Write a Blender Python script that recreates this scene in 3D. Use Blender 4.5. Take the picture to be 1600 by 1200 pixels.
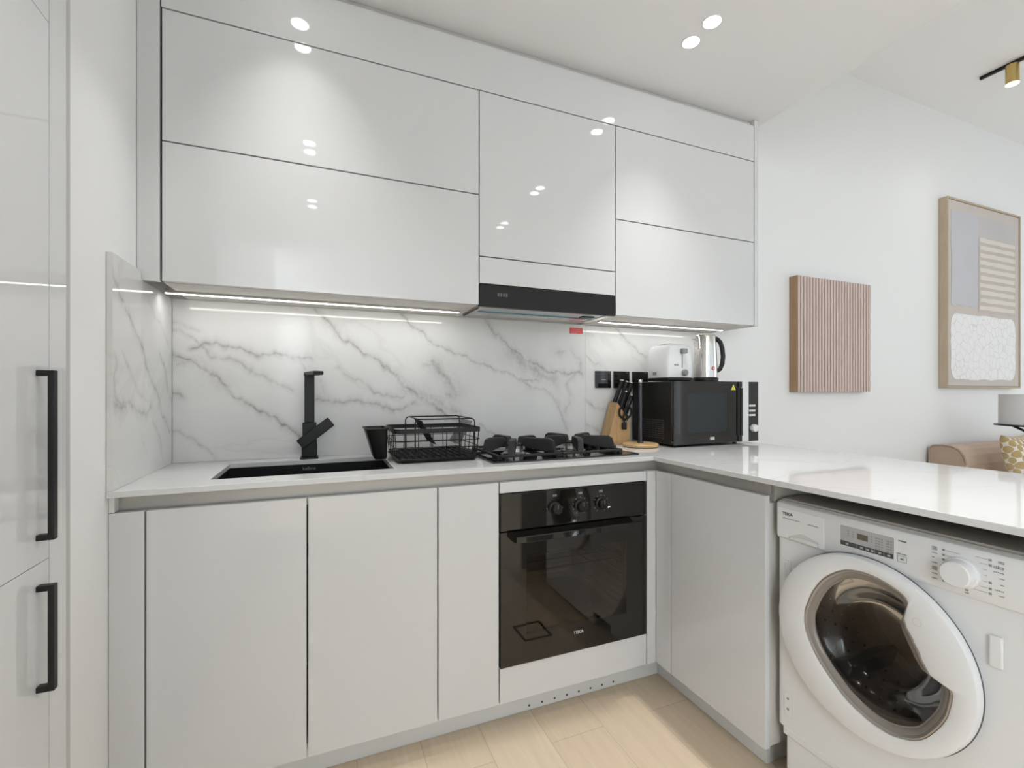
import bpy, bmesh, math, random
import numpy as np
from mathutils import Vector, Matrix
random.seed(4); np.random.seed(4)
for _o in list(bpy.data.objects): bpy.data.objects.remove(_o)
SC = bpy.context.scene; COL = SC.collection; PI = math.pi
# ------------------------------------------------------------------ camera
CAMZ = 1.144; YAW = 22.295
cd = bpy.data.cameras.new('camera'); cam = bpy.data.objects.new('camera', cd); COL.objects.link(cam)
cam.location = (0, 0, CAMZ); cam.rotation_euler = (PI/2, 0, -math.radians(YAW))
cd.sensor_fit = 'HORIZONTAL'; cd.sensor_width = 36; cd.lens = 721.692/1600*36
cd.shift_y = 12.95/1600; cd.clip_start = .01; cd.clip_end = 60
SC.camera = cam
# ------------------------------------------------------------------ exposure, world
SC.view_settings.view_transform = 'Standard'; SC.view_settings.look = 'None'
SC.view_settings.gamma = 1; SC.view_settings.exposure = 0.07; SC.view_settings.use_curve_mapping = False
wd = bpy.data.worlds.new('sky'); SC.world = wd; wd.use_nodes = True
wd.node_tree.nodes['Background'].inputs[0].default_value = (.86, .93, 1, 1)
wd.node_tree.nodes['Background'].inputs[1].default_value = 1.0
def area(name, loc, rot, sx, sy, e, col=(1, 1, 1), shape='RECTANGLE', spread=PI):
    l = bpy.data.lights.new(name, 'AREA'); l.shape = shape; l.size = sx
    if shape in ('RECTANGLE', 'ELLIPSE'): l.size_y = sy
    l.energy = e; l.color = col; l.spread = spread
    o = bpy.data.objects.new(name, l); COL.objects.link(o); o.location = loc; o.rotation_euler = rot
    return o
# added fill lamps at unseen window openings, standing in for ambient daylight
area('fill_living', (6.80, -.5, 1.5), (0, PI/2, 0), 2.2, 3.6, 19, (.855, .937, 1))
area('fill_rear', (3.4, -2.92, 1.45), (-PI/2, 0, 0), 4.4, 2.2, 42, (.855, .937, 1))
area('fill_kitchen', (.35, -2.92, 1.80), (-PI/2, 0, 0), 1.2, 1.2, 20, (.855, .937, 1))
area('fill_hall', (-1.14, -2.25, 1.75), (0, -PI/2, 0), 1.4, 1.2, 125, (.855, .937, 1))  # added lamp that brightens the peninsula front, no known source there
# recessed twin downlights of the kitchen ceiling
KC = 2.461; LC = 3.177
SPOTS = [(-.075, 1.43), (-.07, 1.31), (1.28, 1.350), (1.28, 1.248), (-.065, .58), (-.065, .485), (1.295, .56), (1.295, .475),
         (-.066, -.21), (-.066, -.32), (1.31, -.10), (1.31, -.20)]
for i, (x, y) in enumerate(SPOTS):
    area('downlight_beam', (x, y, KC-.006), (0, 0, 0), .052, .052, 1.0 if x > 1 else .78, (1, .985, .96), 'DISK', math.radians(76))
# ------------------------------------------------------------------ natural veins of the slabs (metres, on the slab plane)
VEINS=[
([(-0.481,1.283),(-0.443,1.264),(-0.408,1.238),(-0.368,1.213),(-0.332,1.176),(-0.295,1.137),(-0.262,1.107),(-0.205,1.074),(-0.161,1.045),(-0.116,1.014),(-0.076,0.973)],0.0052,0.80),
([(-0.417,1.295),(-0.386,1.312),(-0.341,1.317),(-0.295,1.305),(-0.262,1.293),(-0.215,1.281),(-0.166,1.282),(-0.116,1.281),(-0.076,1.274),(-0.035,1.271)],0.0060,0.70),
([(-0.395,1.301),(-0.359,1.271),(-0.309,1.262),(-0.262,1.244),(-0.224,1.210),(-0.176,1.189),(-0.136,1.172),(-0.111,1.150)],0.0060,0.45),
([(-0.481,1.390),(-0.443,1.375),(-0.399,1.364)],0.0030,0.40),
([(-0.481,1.355),(-0.443,1.349),(-0.417,1.332),(-0.395,1.301)],0.0037,0.40),
([(-0.481,1.019),(-0.443,0.995),(-0.408,0.978),(-0.363,0.934),(-0.350,0.907)],0.0037,0.50),
([(-0.032,1.479),(-0.019,1.452),(0.018,1.408),(0.056,1.370),(0.110,1.332),(0.166,1.293),(0.218,1.258),(0.253,1.229),(0.288,1.199)],0.0060,0.65),
([(0.228,1.254),(0.267,1.214),(0.314,1.170),(0.362,1.132),(0.418,1.097),(0.468,1.061),(0.504,1.036),(0.548,1.017)],0.0067,0.75),
([(0.301,1.160),(0.348,1.146),(0.404,1.132),(0.461,1.097),(0.526,1.060)],0.0168,0.40),
([(0.050,1.237),(0.083,1.214),(0.138,1.186),(0.183,1.151),(0.224,1.127),(0.288,1.127)],0.0045,0.50),
([(-0.024,1.113),(0.039,1.113),(0.066,1.104),(0.138,1.109),(0.195,1.100),(0.241,1.082),(0.288,1.075)],0.0060,0.60),
([(0.228,1.085),(0.267,1.071),(0.314,1.077),(0.342,1.098)],0.0076,0.50),
([(-0.081,1.263),(-0.066,1.224)],0.0030,0.35),
([(-0.009,1.196),(0.007,1.156),(0.010,1.122)],0.0030,0.35),
([(-0.481,1.145),(-0.456,1.129)],0.0067,0.60),
([(-0.469,1.242),(-0.408,1.249),(-0.363,1.208),(-0.327,1.171)],0.0135,0.35),
([(-0.481,1.268),(-0.443,1.248),(-0.399,1.239)],0.0120,0.35),
([(0.294,1.460),(0.348,1.408),(0.411,1.366),(0.468,1.330),(0.526,1.310),(0.593,1.287),(0.670,1.256),(0.749,1.232),(0.814,1.206),(0.863,1.192),(0.914,1.200)],0.0042,0.65),
([(0.654,1.461),(0.686,1.419),(0.733,1.380),(0.781,1.341),(0.830,1.305),(0.880,1.276),(0.931,1.254),(0.983,1.232),(1.071,1.233),(1.144,1.234)],0.0076,0.60),
([(0.781,1.326),(0.830,1.282),(0.897,1.246),(0.948,1.216),(0.992,1.201)],0.0219,0.45),
([(0.425,1.269),(0.454,1.238),(0.486,1.203),(0.512,1.160),(0.526,1.132)],0.0168,0.50),
([(0.397,1.257),(0.432,1.251)],0.0084,0.40),
([(0.486,1.132),(0.534,1.132)],0.0152,0.40),
([(0.814,1.206),(0.863,1.169),(0.922,1.162),(0.983,1.131),(1.018,1.084),(1.036,1.021),(1.062,0.973)],0.0067,0.45),
([(1.089,1.336),(1.126,1.298),(1.144,1.250),(1.062,1.194),(1.080,1.130),(1.053,1.052)],0.0084,0.35),
([(1.000,1.333),(1.045,1.331)],0.0135,0.35),
([(1.163,1.098),(1.210,1.073),(1.267,1.056)],0.0051,0.50),
([(1.163,0.994),(1.219,0.960),(1.257,0.942)],0.0067,0.40),
([(1.325,1.460),(1.394,1.413),(1.455,1.366),(1.517,1.317)],0.0042,0.60),
([(1.163,1.315),(1.248,1.268)],0.0025,0.50),
([(1.172,1.436),(1.200,1.413)],0.0067,0.30),
([(0.468,1.061),(0.526,1.067),(0.563,1.031)],0.0084,0.40),
([(0.624,1.008),(0.670,0.977),(0.717,0.946)],0.0034,0.45),
([(0.228,1.132),(0.294,1.125),(0.328,1.153)],0.0084,0.35),
([(0.654,1.461),(0.624,1.510)],0.0051,0.40),
([(0.624,1.277),(0.654,1.256)],0.0101,0.30),
]
VEINS_LEFT=[
([(1.413,1.467),(1.452,1.404),(1.521,1.354),(1.608,1.285),(1.684,1.197),(1.782,1.099),(1.879,1.016)],0.0053,0.60),
([(1.439,1.235),(1.436,1.175),(1.439,1.122),(1.521,1.114),(1.598,1.089),(1.662,1.079),(1.703,1.109)],0.0067,0.45),
([(1.486,1.245),(1.559,1.171),(1.662,1.118)],0.0040,0.35),
([(1.782,1.269),(1.850,1.186),(1.893,1.114)],0.0053,0.50),
([(1.684,1.412),(1.782,1.362),(1.864,1.302)],0.0040,0.30),
([(1.436,1.116),(1.503,1.107)],0.0094,0.50),
([(1.708,1.053),(1.782,0.998),(1.808,0.926)],0.0040,0.30),
([(1.469,1.468),(1.461,1.432)],0.0053,0.30),
]
GLASS=[(0.8440,0.5420),(0.8410,0.5680),(0.8350,0.5850),(0.8260,0.6100),(0.8120,0.6370),(0.7930,0.6640),(0.7750,0.6810),(0.7570,0.6950),(0.7400,0.7040),(0.7190,0.7100),(0.7030,0.7120),(0.6830,0.7120),(0.6640,0.7090),(0.6490,0.7050),(0.6350,0.7000),(0.6240,0.6950),(0.6160,0.6890),(0.6100,0.6820),(0.6140,0.6620),(0.6200,0.6430),(0.6140,0.6220),(0.6000,0.5970),(0.5870,0.5680),(0.5790,0.5550),(0.5730,0.5450),(0.5600,0.5400),(0.5460,0.5410),(0.5380,0.5380),(0.5340,0.5260),(0.5360,0.5100),(0.5390,0.4930),(0.5430,0.4750),(0.5490,0.4600),(0.5590,0.4400),(0.5680,0.4250),(0.5790,0.4080),(0.5900,0.3960),(0.6040,0.3860),(0.6170,0.3790),(0.6350,0.3720),(0.6490,0.3690),(0.6680,0.3690),(0.6870,0.3710),(0.7070,0.3770),(0.7270,0.3850),(0.7460,0.3950),(0.7660,0.4110),(0.7820,0.4250),(0.7980,0.4410),(0.8120,0.4570),(0.8240,0.4750),(0.8320,0.4900),(0.8390,0.5060),(0.8430,0.5230)]
# ------------------------------------------------------------------ materials
def mat(name, col, rough=.5, metal=0., coat=0., spec=.5, emit=None, es=1., trans=0., alpha=1., ior=1.5):
    m = bpy.data.materials.new(name); m.use_nodes = True
    b = m.node_tree.nodes['Principled BSDF']
    b.inputs['Base Color'].default_value = (*col, 1); b.inputs['Roughness'].default_value = rough
    b.inputs['Metallic'].default_value = metal; b.inputs['Coat Weight'].default_value = coat
    b.inputs['Coat Roughness'].default_value = .03
    b.inputs['Specular IOR Level'].default_value = spec; b.inputs['IOR'].default_value = ior
    b.inputs['Transmission Weight'].default_value = trans; b.inputs['Alpha'].default_value = alpha
    if emit: b.inputs['Emission Color'].default_value = (*emit, 1); b.inputs['Emission Strength'].default_value = es
    return m
def N(m, t, **kw):
    n = m.node_tree.nodes.new(t)
    for k, v in kw.items(): setattr(n, k, v)
    return n
def noise_var(m, scale=3., amt=.03, bump=0., bscale=60., stretch=(1, 1, 1)):
    """subtle procedural variation of the base colour and surface"""
    nt = m.node_tree; b = nt.nodes['Principled BSDF']; c = b.inputs['Base Color'].default_value[:]
    tc = N(m, 'ShaderNodeTexCoord'); mp = N(m, 'ShaderNodeMapping'); mp.inputs['Scale'].default_value = stretch
    ns = N(m, 'ShaderNodeTexNoise'); ns.inputs['Scale'].default_value = scale; ns.inputs['Detail'].default_value = 5
    nt.links.new(tc.outputs['Object'], mp.inputs[0]); nt.links.new(mp.outputs[0], ns.inputs['Vector'])
    mx = N(m, 'ShaderNodeMix', data_type='RGBA')
    mx.inputs[6].default_value = [max(0, q*(1-amt)) for q in c[:3]]+[1]; mx.inputs[7].default_value = [min(1, q*(1+amt)) for q in c[:3]]+[1]
    nt.links.new(ns.outputs[0], mx.inputs[0]); nt.links.new(mx.outputs[2], b.inputs['Base Color'])
    if bump:
        n2 = N(m, 'ShaderNodeTexNoise'); n2.inputs['Scale'].default_value = bscale; n2.inputs['Detail'].default_value = 3
        nt.links.new(mp.outputs[0], n2.inputs['Vector'])
        bp = N(m, 'ShaderNodeBump'); bp.inputs['Strength'].default_value = bump; bp.inputs['Distance'].default_value = .002
        nt.links.new(n2.outputs[0], bp.inputs['Height']); nt.links.new(bp.outputs[0], b.inputs['Normal'])
    return m
M = {}
M['wall'] = noise_var(mat('painted_plaster_wall', (.87, .87, .87), .75), 2, .01, .05, 250)
M['ceiling'] = noise_var(mat('painted_ceiling', (.86, .865, .875), .8), 2, .01)
M['ceiling2'] = noise_var(mat('painted_living_ceiling', (.93, .93, .93), .8), 2, .01)
M['lacquer'] = noise_var(mat('gloss_white_lacquer', (.675, .68, .685), .022, spec=.5), 1.5, .008)
M['lacquer_matt'] = mat('white_carcass_board', (.66, .64, .60), .45)
M['carcass_dark'] = mat('dark_void_board', (.10, .095, .085), .8)
M['edge'] = mat('door_edge_band', (.55, .53, .51), .4)
M['alu'] = noise_var(mat('satin_grey_aluminium', (.50, .48, .45), .38, .35), 8, .04, stretch=(.2, 20, 20))
M['plinth'] = noise_var(mat('grey_plinth_laminate', (.78, .785, .775), .35, .05), 8, .03)
M['black'] = noise_var(mat('matt_black_metal', (.007, .007, .007), .42, spec=.35), 30, .1)
M['blackplastic'] = mat('black_plastic', (.009, .0085, .008), .42, spec=.35)
M['blackglass'] = mat('black_glass', (.010, .009, .008), .04, spec=.6)
M['hobglass'] = mat('hob_glass', (.012, .012, .011), .05, spec=.6)
M['iron'] = noise_var(mat('cast_iron', (.022, .0215, .021), .5, spec=.35), 60, .25, .3, 300)
M['ironlight'] = mat('worn_enamel', (.11, .105, .12), .35)
M['chrome'] = mat('polished_steel', (.72, .70, .67), .12, 1.)
M['steel'] = noise_var(mat('brushed_steel', (.62, .59, .55), .25, 1.), 60, .12, stretch=(1, 1, .03))
M['burner'] = mat('burner_aluminium', (.55, .55, .55), .3, .9)
M['brass'] = noise_var(mat('brushed_brass', (.62, .46, .18), .32, 1.), 60, .15, stretch=(1, 1, .05))
M['white_plastic'] = noise_var(mat('white_appliance_plastic', (.745, .75, .755), .28), 2, .008)
M['white_enamel'] = noise_var(mat('white_appliance_enamel', (.745, .75, .755), .3), 2, .008)
M['greyprint'] = mat('grey_print', (.25, .25, .25), .6)
M['darkprint'] = mat('dark_print', (.06, .06, .06), .5)
M['lightprint'] = mat('light_print', (.6, .6, .58), .5)
M['dimprint'] = mat('dim_print', (.13, .13, .125), .5)
M['display'] = mat('silver_display', (.42, .42, .42), .25)
M['lcd'] = mat('display_window', (.12, .11, .08), .2)
M['digit'] = mat('display_digits', (.5, .46, .34), .4)
M['bulb'] = mat('lit_downlight', (1, 1, 1), .5, emit=(1, .98, .95), es=14)
M['led'] = mat('lit_led_strip', (1, 1, 1), .5, emit=(1, .985, .95), es=5)
M['red'] = mat('red_sticker', (.62, .02, .03), .4)
M['redtext'] = mat('red_sticker_print', (.75, .25, .25), .5)
M['yellow'] = mat('yellow_warning_print', (.75, .75, .08), .5)
M['film'] = mat('blue_protective_film', (.02, .22, .33), .12, .2)
M['filter'] = noise_var(mat('grease_filter_mesh', (.50, .53, .52), .3, .8), 200, .25)
M['sofa'] = noise_var(mat('tan_velvet', (.62, .475, .375), .85), 6, .12, .15, 400)
M['sofa_shaded'] = noise_var(mat('tan_velvet_shaded', (.44, .325, .245), .85), 10, .12, .15, 400)  # same velvet darkened, shade of the less lit side painted in
M['shade'] = noise_var(mat('grey_drum_fabric', (.66, .64, .63), .8), 80, .05, .2, 300)
M['bamboo'] = None
def wood(name, c1, c2, scale=(1, 1, 1), sc=6., rough=.45):
    m = mat(name, c1, rough); nt = m.node_tree; b = nt.nodes['Principled BSDF']
    tc = N(m, 'ShaderNodeTexCoord'); mp = N(m, 'ShaderNodeMapping'); mp.inputs['Scale'].default_value = scale
    ns = N(m, 'ShaderNodeTexNoise'); ns.inputs['Scale'].default_value = sc; ns.inputs['Detail'].default_value = 6; ns.inputs['Distortion'].default_value = .6
    cr = N(m, 'ShaderNodeValToRGB'); cr.color_ramp.elements[0].position = .3; cr.color_ramp.elements[1].position = .75
    cr.color_ramp.elements[0].color = (*c2, 1); cr.color_ramp.elements[1].color = (*c1, 1)
    L = nt.links.new
    L(tc.outputs['Object'], mp.inputs[0]); L(mp.outputs[0], ns.inputs['Vector']); L(ns.outputs[0], cr.inputs[0]); L(cr.outputs[0], b.inputs['Base Color'])
    return m
M['bamboo'] = wood('bamboo', (.66, .43, .21), (.50, .30, .13), (6, 6, .7), 10)
M['board'] = wood('beech_disc', (.68, .47, .24), (.55, .34, .15), (1, 8, 8), 9)
M['slat'] = wood('rose_oak_slat', (.72, .585, .53), (.60, .46, .41), (12, 12, .6), 8, .6)
M['slatside'] = wood('oak_frame_side', (.42, .27, .16), (.33, .20, .11), (12, 12, .6), 8, .6)
M['slatback'] = mat('dark_slat_backing', (.10, .06, .045), .8)
M['artframe'] = wood('pale_oak_frame', (.52, .42, .31), (.44, .34, .24), (12, 12, .8), 8, .6)
def floor_mat():
    m = mat('light_oak_planks', (.7, .58, .42), .42); nt = m.node_tree; b = nt.nodes['Principled BSDF']; L = nt.links.new
    tc = N(m, 'ShaderNodeTexCoord'); mp = N(m, 'ShaderNodeMapping'); mp.inputs['Rotation'].default_value = (0, 0, PI/2); mp.inputs['Location'].default_value = (.695, .10, 0)
    br = N(m, 'ShaderNodeTexBrick'); br.inputs['Scale'].default_value = 1; br.inputs['Brick Width'].default_value = 1.3; br.inputs['Row Height'].default_value = .198
    br.inputs['Mortar Size'].default_value = .0012; br.inputs['Mortar Smooth'].default_value = .3; br.offset = .5
    br.inputs['Color1'].default_value = (.79, .655, .49, 1); br.inputs['Color2'].default_value = (.74, .60, .44, 1); br.inputs['Mortar'].default_value = (.55, .43, .3, 1)
    mp2 = N(m, 'ShaderNodeMapping'); mp2.inputs['Scale'].default_value = (14, 1.2, 1)
    ns = N(m, 'ShaderNodeTexNoise'); ns.inputs['Scale'].default_value = 3.5; ns.inputs['Detail'].default_value = 8; ns.inputs['Distortion'].default_value = .8
    mx = N(m, 'ShaderNodeMix', data_type='RGBA', blend_type='MULTIPLY'); mx.inputs[0].default_value = .35
    cr = N(m, 'ShaderNodeValToRGB'); cr.color_ramp.elements[0].position = .3; cr.color_ramp.elements[1].position = .7
    cr.color_ramp.elements[0].color = (.78, .74, .68, 1); cr.color_ramp.elements[1].color = (1, 1, 1, 1)
    L(tc.outputs['Object'], mp.inputs[0]); L(mp.outputs[0], br.inputs['Vector']); L(tc.outputs['Object'], mp2.inputs[0]); L(mp2.outputs[0], ns.inputs['Vector'])
    L(ns.outputs[0], cr.inputs[0]); L(br.outputs[0], mx.inputs[6]); L(cr.outputs[0], mx.inputs[7]); L(mx.outputs[2], b.inputs['Base Color'])
    return m
M['floor'] = floor_mat()
def marble_mat(name, attr=True, base=(.76, .755, .74), rough=.09):
    m = mat(name, base, rough, spec=.36); nt = m.node_tree; b = nt.nodes['Principled BSDF']; L = nt.links.new
    tc = N(m, 'ShaderNodeTexCoord')
    ns = N(m, 'ShaderNodeTexNoise'); ns.inputs['Scale'].default_value = 2.6; ns.inputs['Detail'].default_value = 7; ns.inputs['Distortion'].default_value = .9
    L(tc.outputs['Object'], ns.inputs['Vector'])
    cl = N(m, 'ShaderNodeValToRGB'); cl.color_ramp.elements[0].position = .35; cl.color_ramp.elements[1].position = .7
    d = .93 if attr else .97
    cl.color_ramp.elements[0].color = (base[0]*d, base[1]*d, base[2]*d, 1); cl.color_ramp.elements[1].color = (*base, 1)
    L(ns.outputs[0], cl.inputs[0])
    # thin ridges of a second noise: faint natural veins
    mp = N(m, 'ShaderNodeMapping'); mp.inputs['Rotation'].default_value = (.3, .5, .6); mp.inputs['Scale'].default_value = (1, 2.2, 1.6)
    n2 = N(m, 'ShaderNodeTexNoise'); n2.inputs['Scale'].default_value = 1.1 if attr else 1.5; n2.inputs['Detail'].default_value = 6; n2.inputs['Distortion'].default_value = .5
    L(tc.outputs['Object'], mp.inputs[0]); L(mp.outputs[0], n2.inputs['Vector'])
    a = N(m, 'ShaderNodeMath', operation='SUBTRACT'); a.inputs[1].default_value = .52; L(n2.outputs[0], a.inputs[0])
    ab = N(m, 'ShaderNodeMath', operation='ABSOLUTE'); L(a.outputs[0], ab.inputs[0])
    mr = N(m, 'ShaderNodeMapRange'); mr.inputs[1].default_value = 0; mr.inputs[2].default_value = .012; mr.inputs[3].default_value = .10 if attr else .12; mr.inputs[4].default_value = 0
    L(ab.outputs[0], mr.inputs[0])
    mx = N(m, 'ShaderNodeMix', data_type='RGBA'); mx.inputs[7].default_value = (.30, .28, .265, 1)
    L(mr.outputs[0], mx.inputs[0]); L(cl.outputs[0], mx.inputs[6])
    out = mx.outputs[2]
    if attr:
        at = N(m, 'ShaderNodeAttribute'); at.attribute_name = 'vein'
        m2 = N(m, 'ShaderNodeMix', data_type='RGBA'); m2.inputs[7].default_value = (.21, .195, .18, 1)
        L(at.outputs['Fac'], m2.inputs[0]); L(out, m2.inputs[6]); out = m2.outputs[2]
    L(out, b.inputs['Base Color'])
    return m
M['marble'] = marble_mat('veined_marble_tile')
M['worktop'] = marble_mat('polished_quartz', False, (.70, .70, .70), .035)
def tint_glass(name, col, alpha, rough=.03, refl=.9):
    """tinted glass: part see-through, part mirror"""
    m = bpy.data.materials.new(name); m.use_nodes = True; nt = m.node_tree; nt.nodes.clear(); L = nt.links.new
    o = N(m, 'ShaderNodeOutputMaterial'); t = N(m, 'ShaderNodeBsdfTransparent'); t.inputs[0].default_value = (*col, 1)
    g = N(m, 'ShaderNodeBsdfGlossy'); g.inputs['Roughness'].default_value = rough; g.inputs[0].default_value = (refl, refl, refl, 1)
    f = N(m, 'ShaderNodeFresnel'); f.inputs[0].default_value = alpha
    mx = N(m, 'ShaderNodeMixShader'); L(f.outputs[0], mx.inputs[0]); L(t.outputs[0], mx.inputs[1]); L(g.outputs[0], mx.inputs[2]); L(mx.outputs[0], o.inputs[0])
    return m
M['ovenglass'] = tint_glass('oven_window_glass', (.50, .47, .43), 1.5)
M['doorglass'] = tint_glass('washer_door_glass', (.80, .74, .68), 1.38, .10, .45)
M['winglass'] = tint_glass('window_glass', (.97, .98, .98), 1.15)

# ------------------------------------------------------------------ mesh helpers (world coordinates)
class MB:
    def __init__(s): s.bm = bmesh.new(); s.mi = 0
    def _f(s, vs):
        try: f = s.bm.faces.new(vs); f.material_index = s.mi; return f
        except ValueError: return None
    def box(s, x0, x1, y0, y1, z0, z1, R=None):
        p = [(x, y, z) for z in (z0, z1) for y in (y0, y1) for x in (x0, x1)]
        if R is not None: p = [tuple(R @ Vector(q)) for q in p]
        v = [s.bm.verts.new(q) for q in p]
        for f in ((0, 2, 3, 1), (4, 5, 7, 6), (0, 1, 5, 4), (2, 6, 7, 3), (0, 4, 6, 2), (1, 3, 7, 5)): s._f([v[i] for i in f])
        return s
    def prism(s, pts, fn, d0, d1):
        """polygon pts (a,b) extruded from d0 to d1; fn(a,b,d)->xyz"""
        A = [s.bm.verts.new(fn(a, b, d0)) for a, b in pts]; B = [s.bm.verts.new(fn(a, b, d1)) for a, b in pts]
        n = len(pts); s._f(A[::-1]); s._f(B)
        for i in range(n): s._f([A[i], A[(i+1) % n], B[(i+1) % n], B[i]])
        return s
    def loops(s, rings, close=True, cap0=False, cap1=False):
        R = [[s.bm.verts.new(p) for p in r] for r in rings]
        n = len(R[0])
        for a, b in zip(R, R[1:]):
            for i in range(n if close else n-1): s._f([a[i], a[(i+1) % n], b[(i+1) % n], b[i]])
        if cap0: s._f(R[0][::-1])
        if cap1: s._f(R[-1])
        return s
    def lathe(s, c, prof, n=40, axis='Z', cap0=True, cap1=True, sx=1., sy=1.):
        """prof list of (r, h) about an axis through c"""
        rings = []
        for r, h in prof:
            r = max(r, 1e-5); ring = []
            for i in range(n):
                a = 2*PI*i/n; u, v = r*math.cos(a)*sx, r*math.sin(a)*sy
                if axis == 'Z': ring.append((c[0]+u, c[1]+v, c[2]+h))
                elif axis == 'Y': ring.append((c[0]+u, c[1]+h, c[2]+v))
                else: ring.append((c[0]+h, c[1]+u, c[2]+v))
            rings.append(ring)
        return s.loops(rings, True, cap0, cap1)
    def tube(s, pts, r, n=8, closed=False):
        pts = [Vector(p) for p in pts]; rings = []; m = len(pts)
        up = None
        for i, p in enumerate(pts):
            if closed: t = (pts[(i+1) % m]-pts[i-1])
            else: t = (pts[min(i+1, m-1)]-pts[max(i-1, 0)])
            t.normalize()
            if up is None: up = Vector((0, 0, 1)) if abs(t.z) < .9 else Vector((1, 0, 0))
            a = t.cross(up)
            if a.length < 1e-4: a = t.cross(Vector((0, 1, 0)))
            a.normalize(); b = a.cross(t); up = b
            rings.append([tuple(p+a*(r*math.cos(2*PI*k/n))+b*(r*math.sin(2*PI*k/n))) for k in range(n)])
        if closed: rings.append(rings[0])
        return s.loops(rings, True, not closed, not closed)
    def grid(s, xs, ys, keep, z0, z1):
        """plate of cells sharing vertices, cells chosen by keep(xc, yc)"""
        V = {}
        def v(i, j, k):
            if (i, j, k) not in V: V[i, j, k] = s.bm.verts.new((xs[i], ys[j], (z0, z1)[k]))
            return V[i, j, k]
        nx, ny = len(xs)-1, len(ys)-1
        K = lambda i, j: 0 <= i < nx and 0 <= j < ny and keep((xs[i]+xs[i+1])/2, (ys[j]+ys[j+1])/2)
        for i in range(nx):
            for j in range(ny):
                if not K(i, j): continue
                s._f([v(i, j, 1), v(i+1, j, 1), v(i+1, j+1, 1), v(i, j+1, 1)]); s._f([v(i, j, 0), v(i, j+1, 0), v(i+1, j+1, 0), v(i+1, j, 0)])
                if not K(i-1, j): s._f([v(i, j, 0), v(i, j, 1), v(i, j+1, 1), v(i, j+1, 0)])
                if not K(i+1, j): s._f([v(i+1, j, 0), v(i+1, j+1, 0), v(i+1, j+1, 1), v(i+1, j, 1)])
                if not K(i, j-1): s._f([v(i, j, 0), v(i+1, j, 0), v(i+1, j, 1), v(i, j, 1)])
                if not K(i, j+1): s._f([v(i, j+1, 0), v(i, j+1, 1), v(i+1, j+1, 1), v(i+1, j+1, 0)])
        return s
    def build(s, name, m, parent=None, bevel=0., seg=2, smooth=False, origin=None, normals=True):
        bm = s.bm
        if normals: bmesh.ops.recalc_face_normals(bm, faces=bm.faces)
        if parent is not None:
            off = Vector(parent.location)
            if parent.parent: off = off + Vector(parent.parent.location)
            loc = (0, 0, 0)
            bmesh.ops.translate(bm, verts=bm.verts, vec=-off)
        else:
            cs = [v.co for v in bm.verts]
            if origin is None:
                origin = (sum(c.x for c in cs)/len(cs), sum(c.y for c in cs)/len(cs), min(c.z for c in cs))
            bmesh.ops.translate(bm, verts=bm.verts, vec=-Vector(origin)); loc = origin
        me = bpy.data.meshes.new(name); bm.to_mesh(me); bm.free()
        for q in (m if isinstance(m, (list, tuple)) else [m]): me.materials.append(q)
        o = bpy.data.objects.new(name, me); COL.objects.link(o); o.location = loc
        if parent is not None: o.parent = parent
        if smooth:
            for p in me.polygons: p.use_smooth = True
            try: me.set_sharp_from_angle(angle=math.radians(35))
            except Exception: pass
        if bevel:
            b = o.modifiers.new('bevel', 'BEVEL'); b.width = bevel; b.segments = seg; b.limit_method = 'ANGLE'; b.angle_limit = math.radians(40)
            b.harden_normals = False
        return o
def tag(o, label, cat, group=None):
    o['label'] = label; o['category'] = cat
    if group: o['group'] = group
    return o
def thing(name, loc, label, cat, group=None):
    o = bpy.data.objects.new(name, None); COL.objects.link(o); o.location = loc; o.empty_display_size = .05
    return tag(o, label, cat, group)
def struct(o): o['kind'] = 'structure'; return o
def B(x0, x1, y0, y1, z0, z1, R=None): return MB().box(x0, x1, y0, y1, z0, z1, R)
def text(mb_mat, s, name, parent, loc, size, facing='-Y', ext=.0003, wide=1., align='CENTER', bold=False):
    """real lettering as thin mesh on a surface"""
    cu = bpy.data.curves.new('lettering', 'FONT'); cu.body = s; cu.size = size; cu.extrude = ext; cu.align_x = align; cu.align_y = 'CENTER'; cu.resolution_u = 3
    if bold: cu.offset = size*.025
    t = bpy.data.objects.new('lettering', cu); COL.objects.link(t); bpy.context.view_layer.update()
    me = bpy.data.meshes.new_from_object(t.evaluated_get(bpy.context.evaluated_depsgraph_get()))
    bpy.data.objects.remove(t)
    R = {'-Y': Matrix(((1, 0, 0), (0, 0, -1), (0, 1, 0))), '-X': Matrix(((0, 0, -1), (-1, 0, 0), (0, 1, 0)))}[facing].to_4x4()
    me.transform(Matrix.Diagonal((wide, 1, 1, 1))); me.transform(R)
    off = Vector(loc)-Vector(parent.location)
    if parent.parent: off -= Vector(parent.parent.location)
    me.transform(Matrix.Translation(off)); me.name = name
    me.materials.clear(); me.materials.append(mb_mat)
    o = bpy.data.objects.new(name, me); COL.objects.link(o); o.parent = parent
    return o
def ruled(mb, fn, a0, a1, b0, b1, d0, d1):
    """small flat bar in a plane"""
    mb.prism([(a0, b0), (a1, b0), (a1, b1), (a0, b1)], fn, d0, d1)
FX = lambda d, y, z: (d, y, z)

# ------------------------------------------------------------------ dimensions
XL = -.491; XS = -.478; YW = 1.909; WALL = 1.921
Yu, Yb, Yc, Yt = 1.621, 1.435, 1.420, 1.515
ZT, ZC = .900, .884
# ------------------------------------------------------------------ setting
struct(B(-1.4, 7.1, -3.2, 2.1, -.08, 0).build('floor', M['floor'], origin=(0, 0, 0)))
struct(B(XL, 7.0, WALL, 2.1, 0, LC+.1).build('wall_far', M['wall']))
struct(B(-1.3, XL, 1.030, 2.1, 0, KC).build('wall_left', M['wall']))
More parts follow.
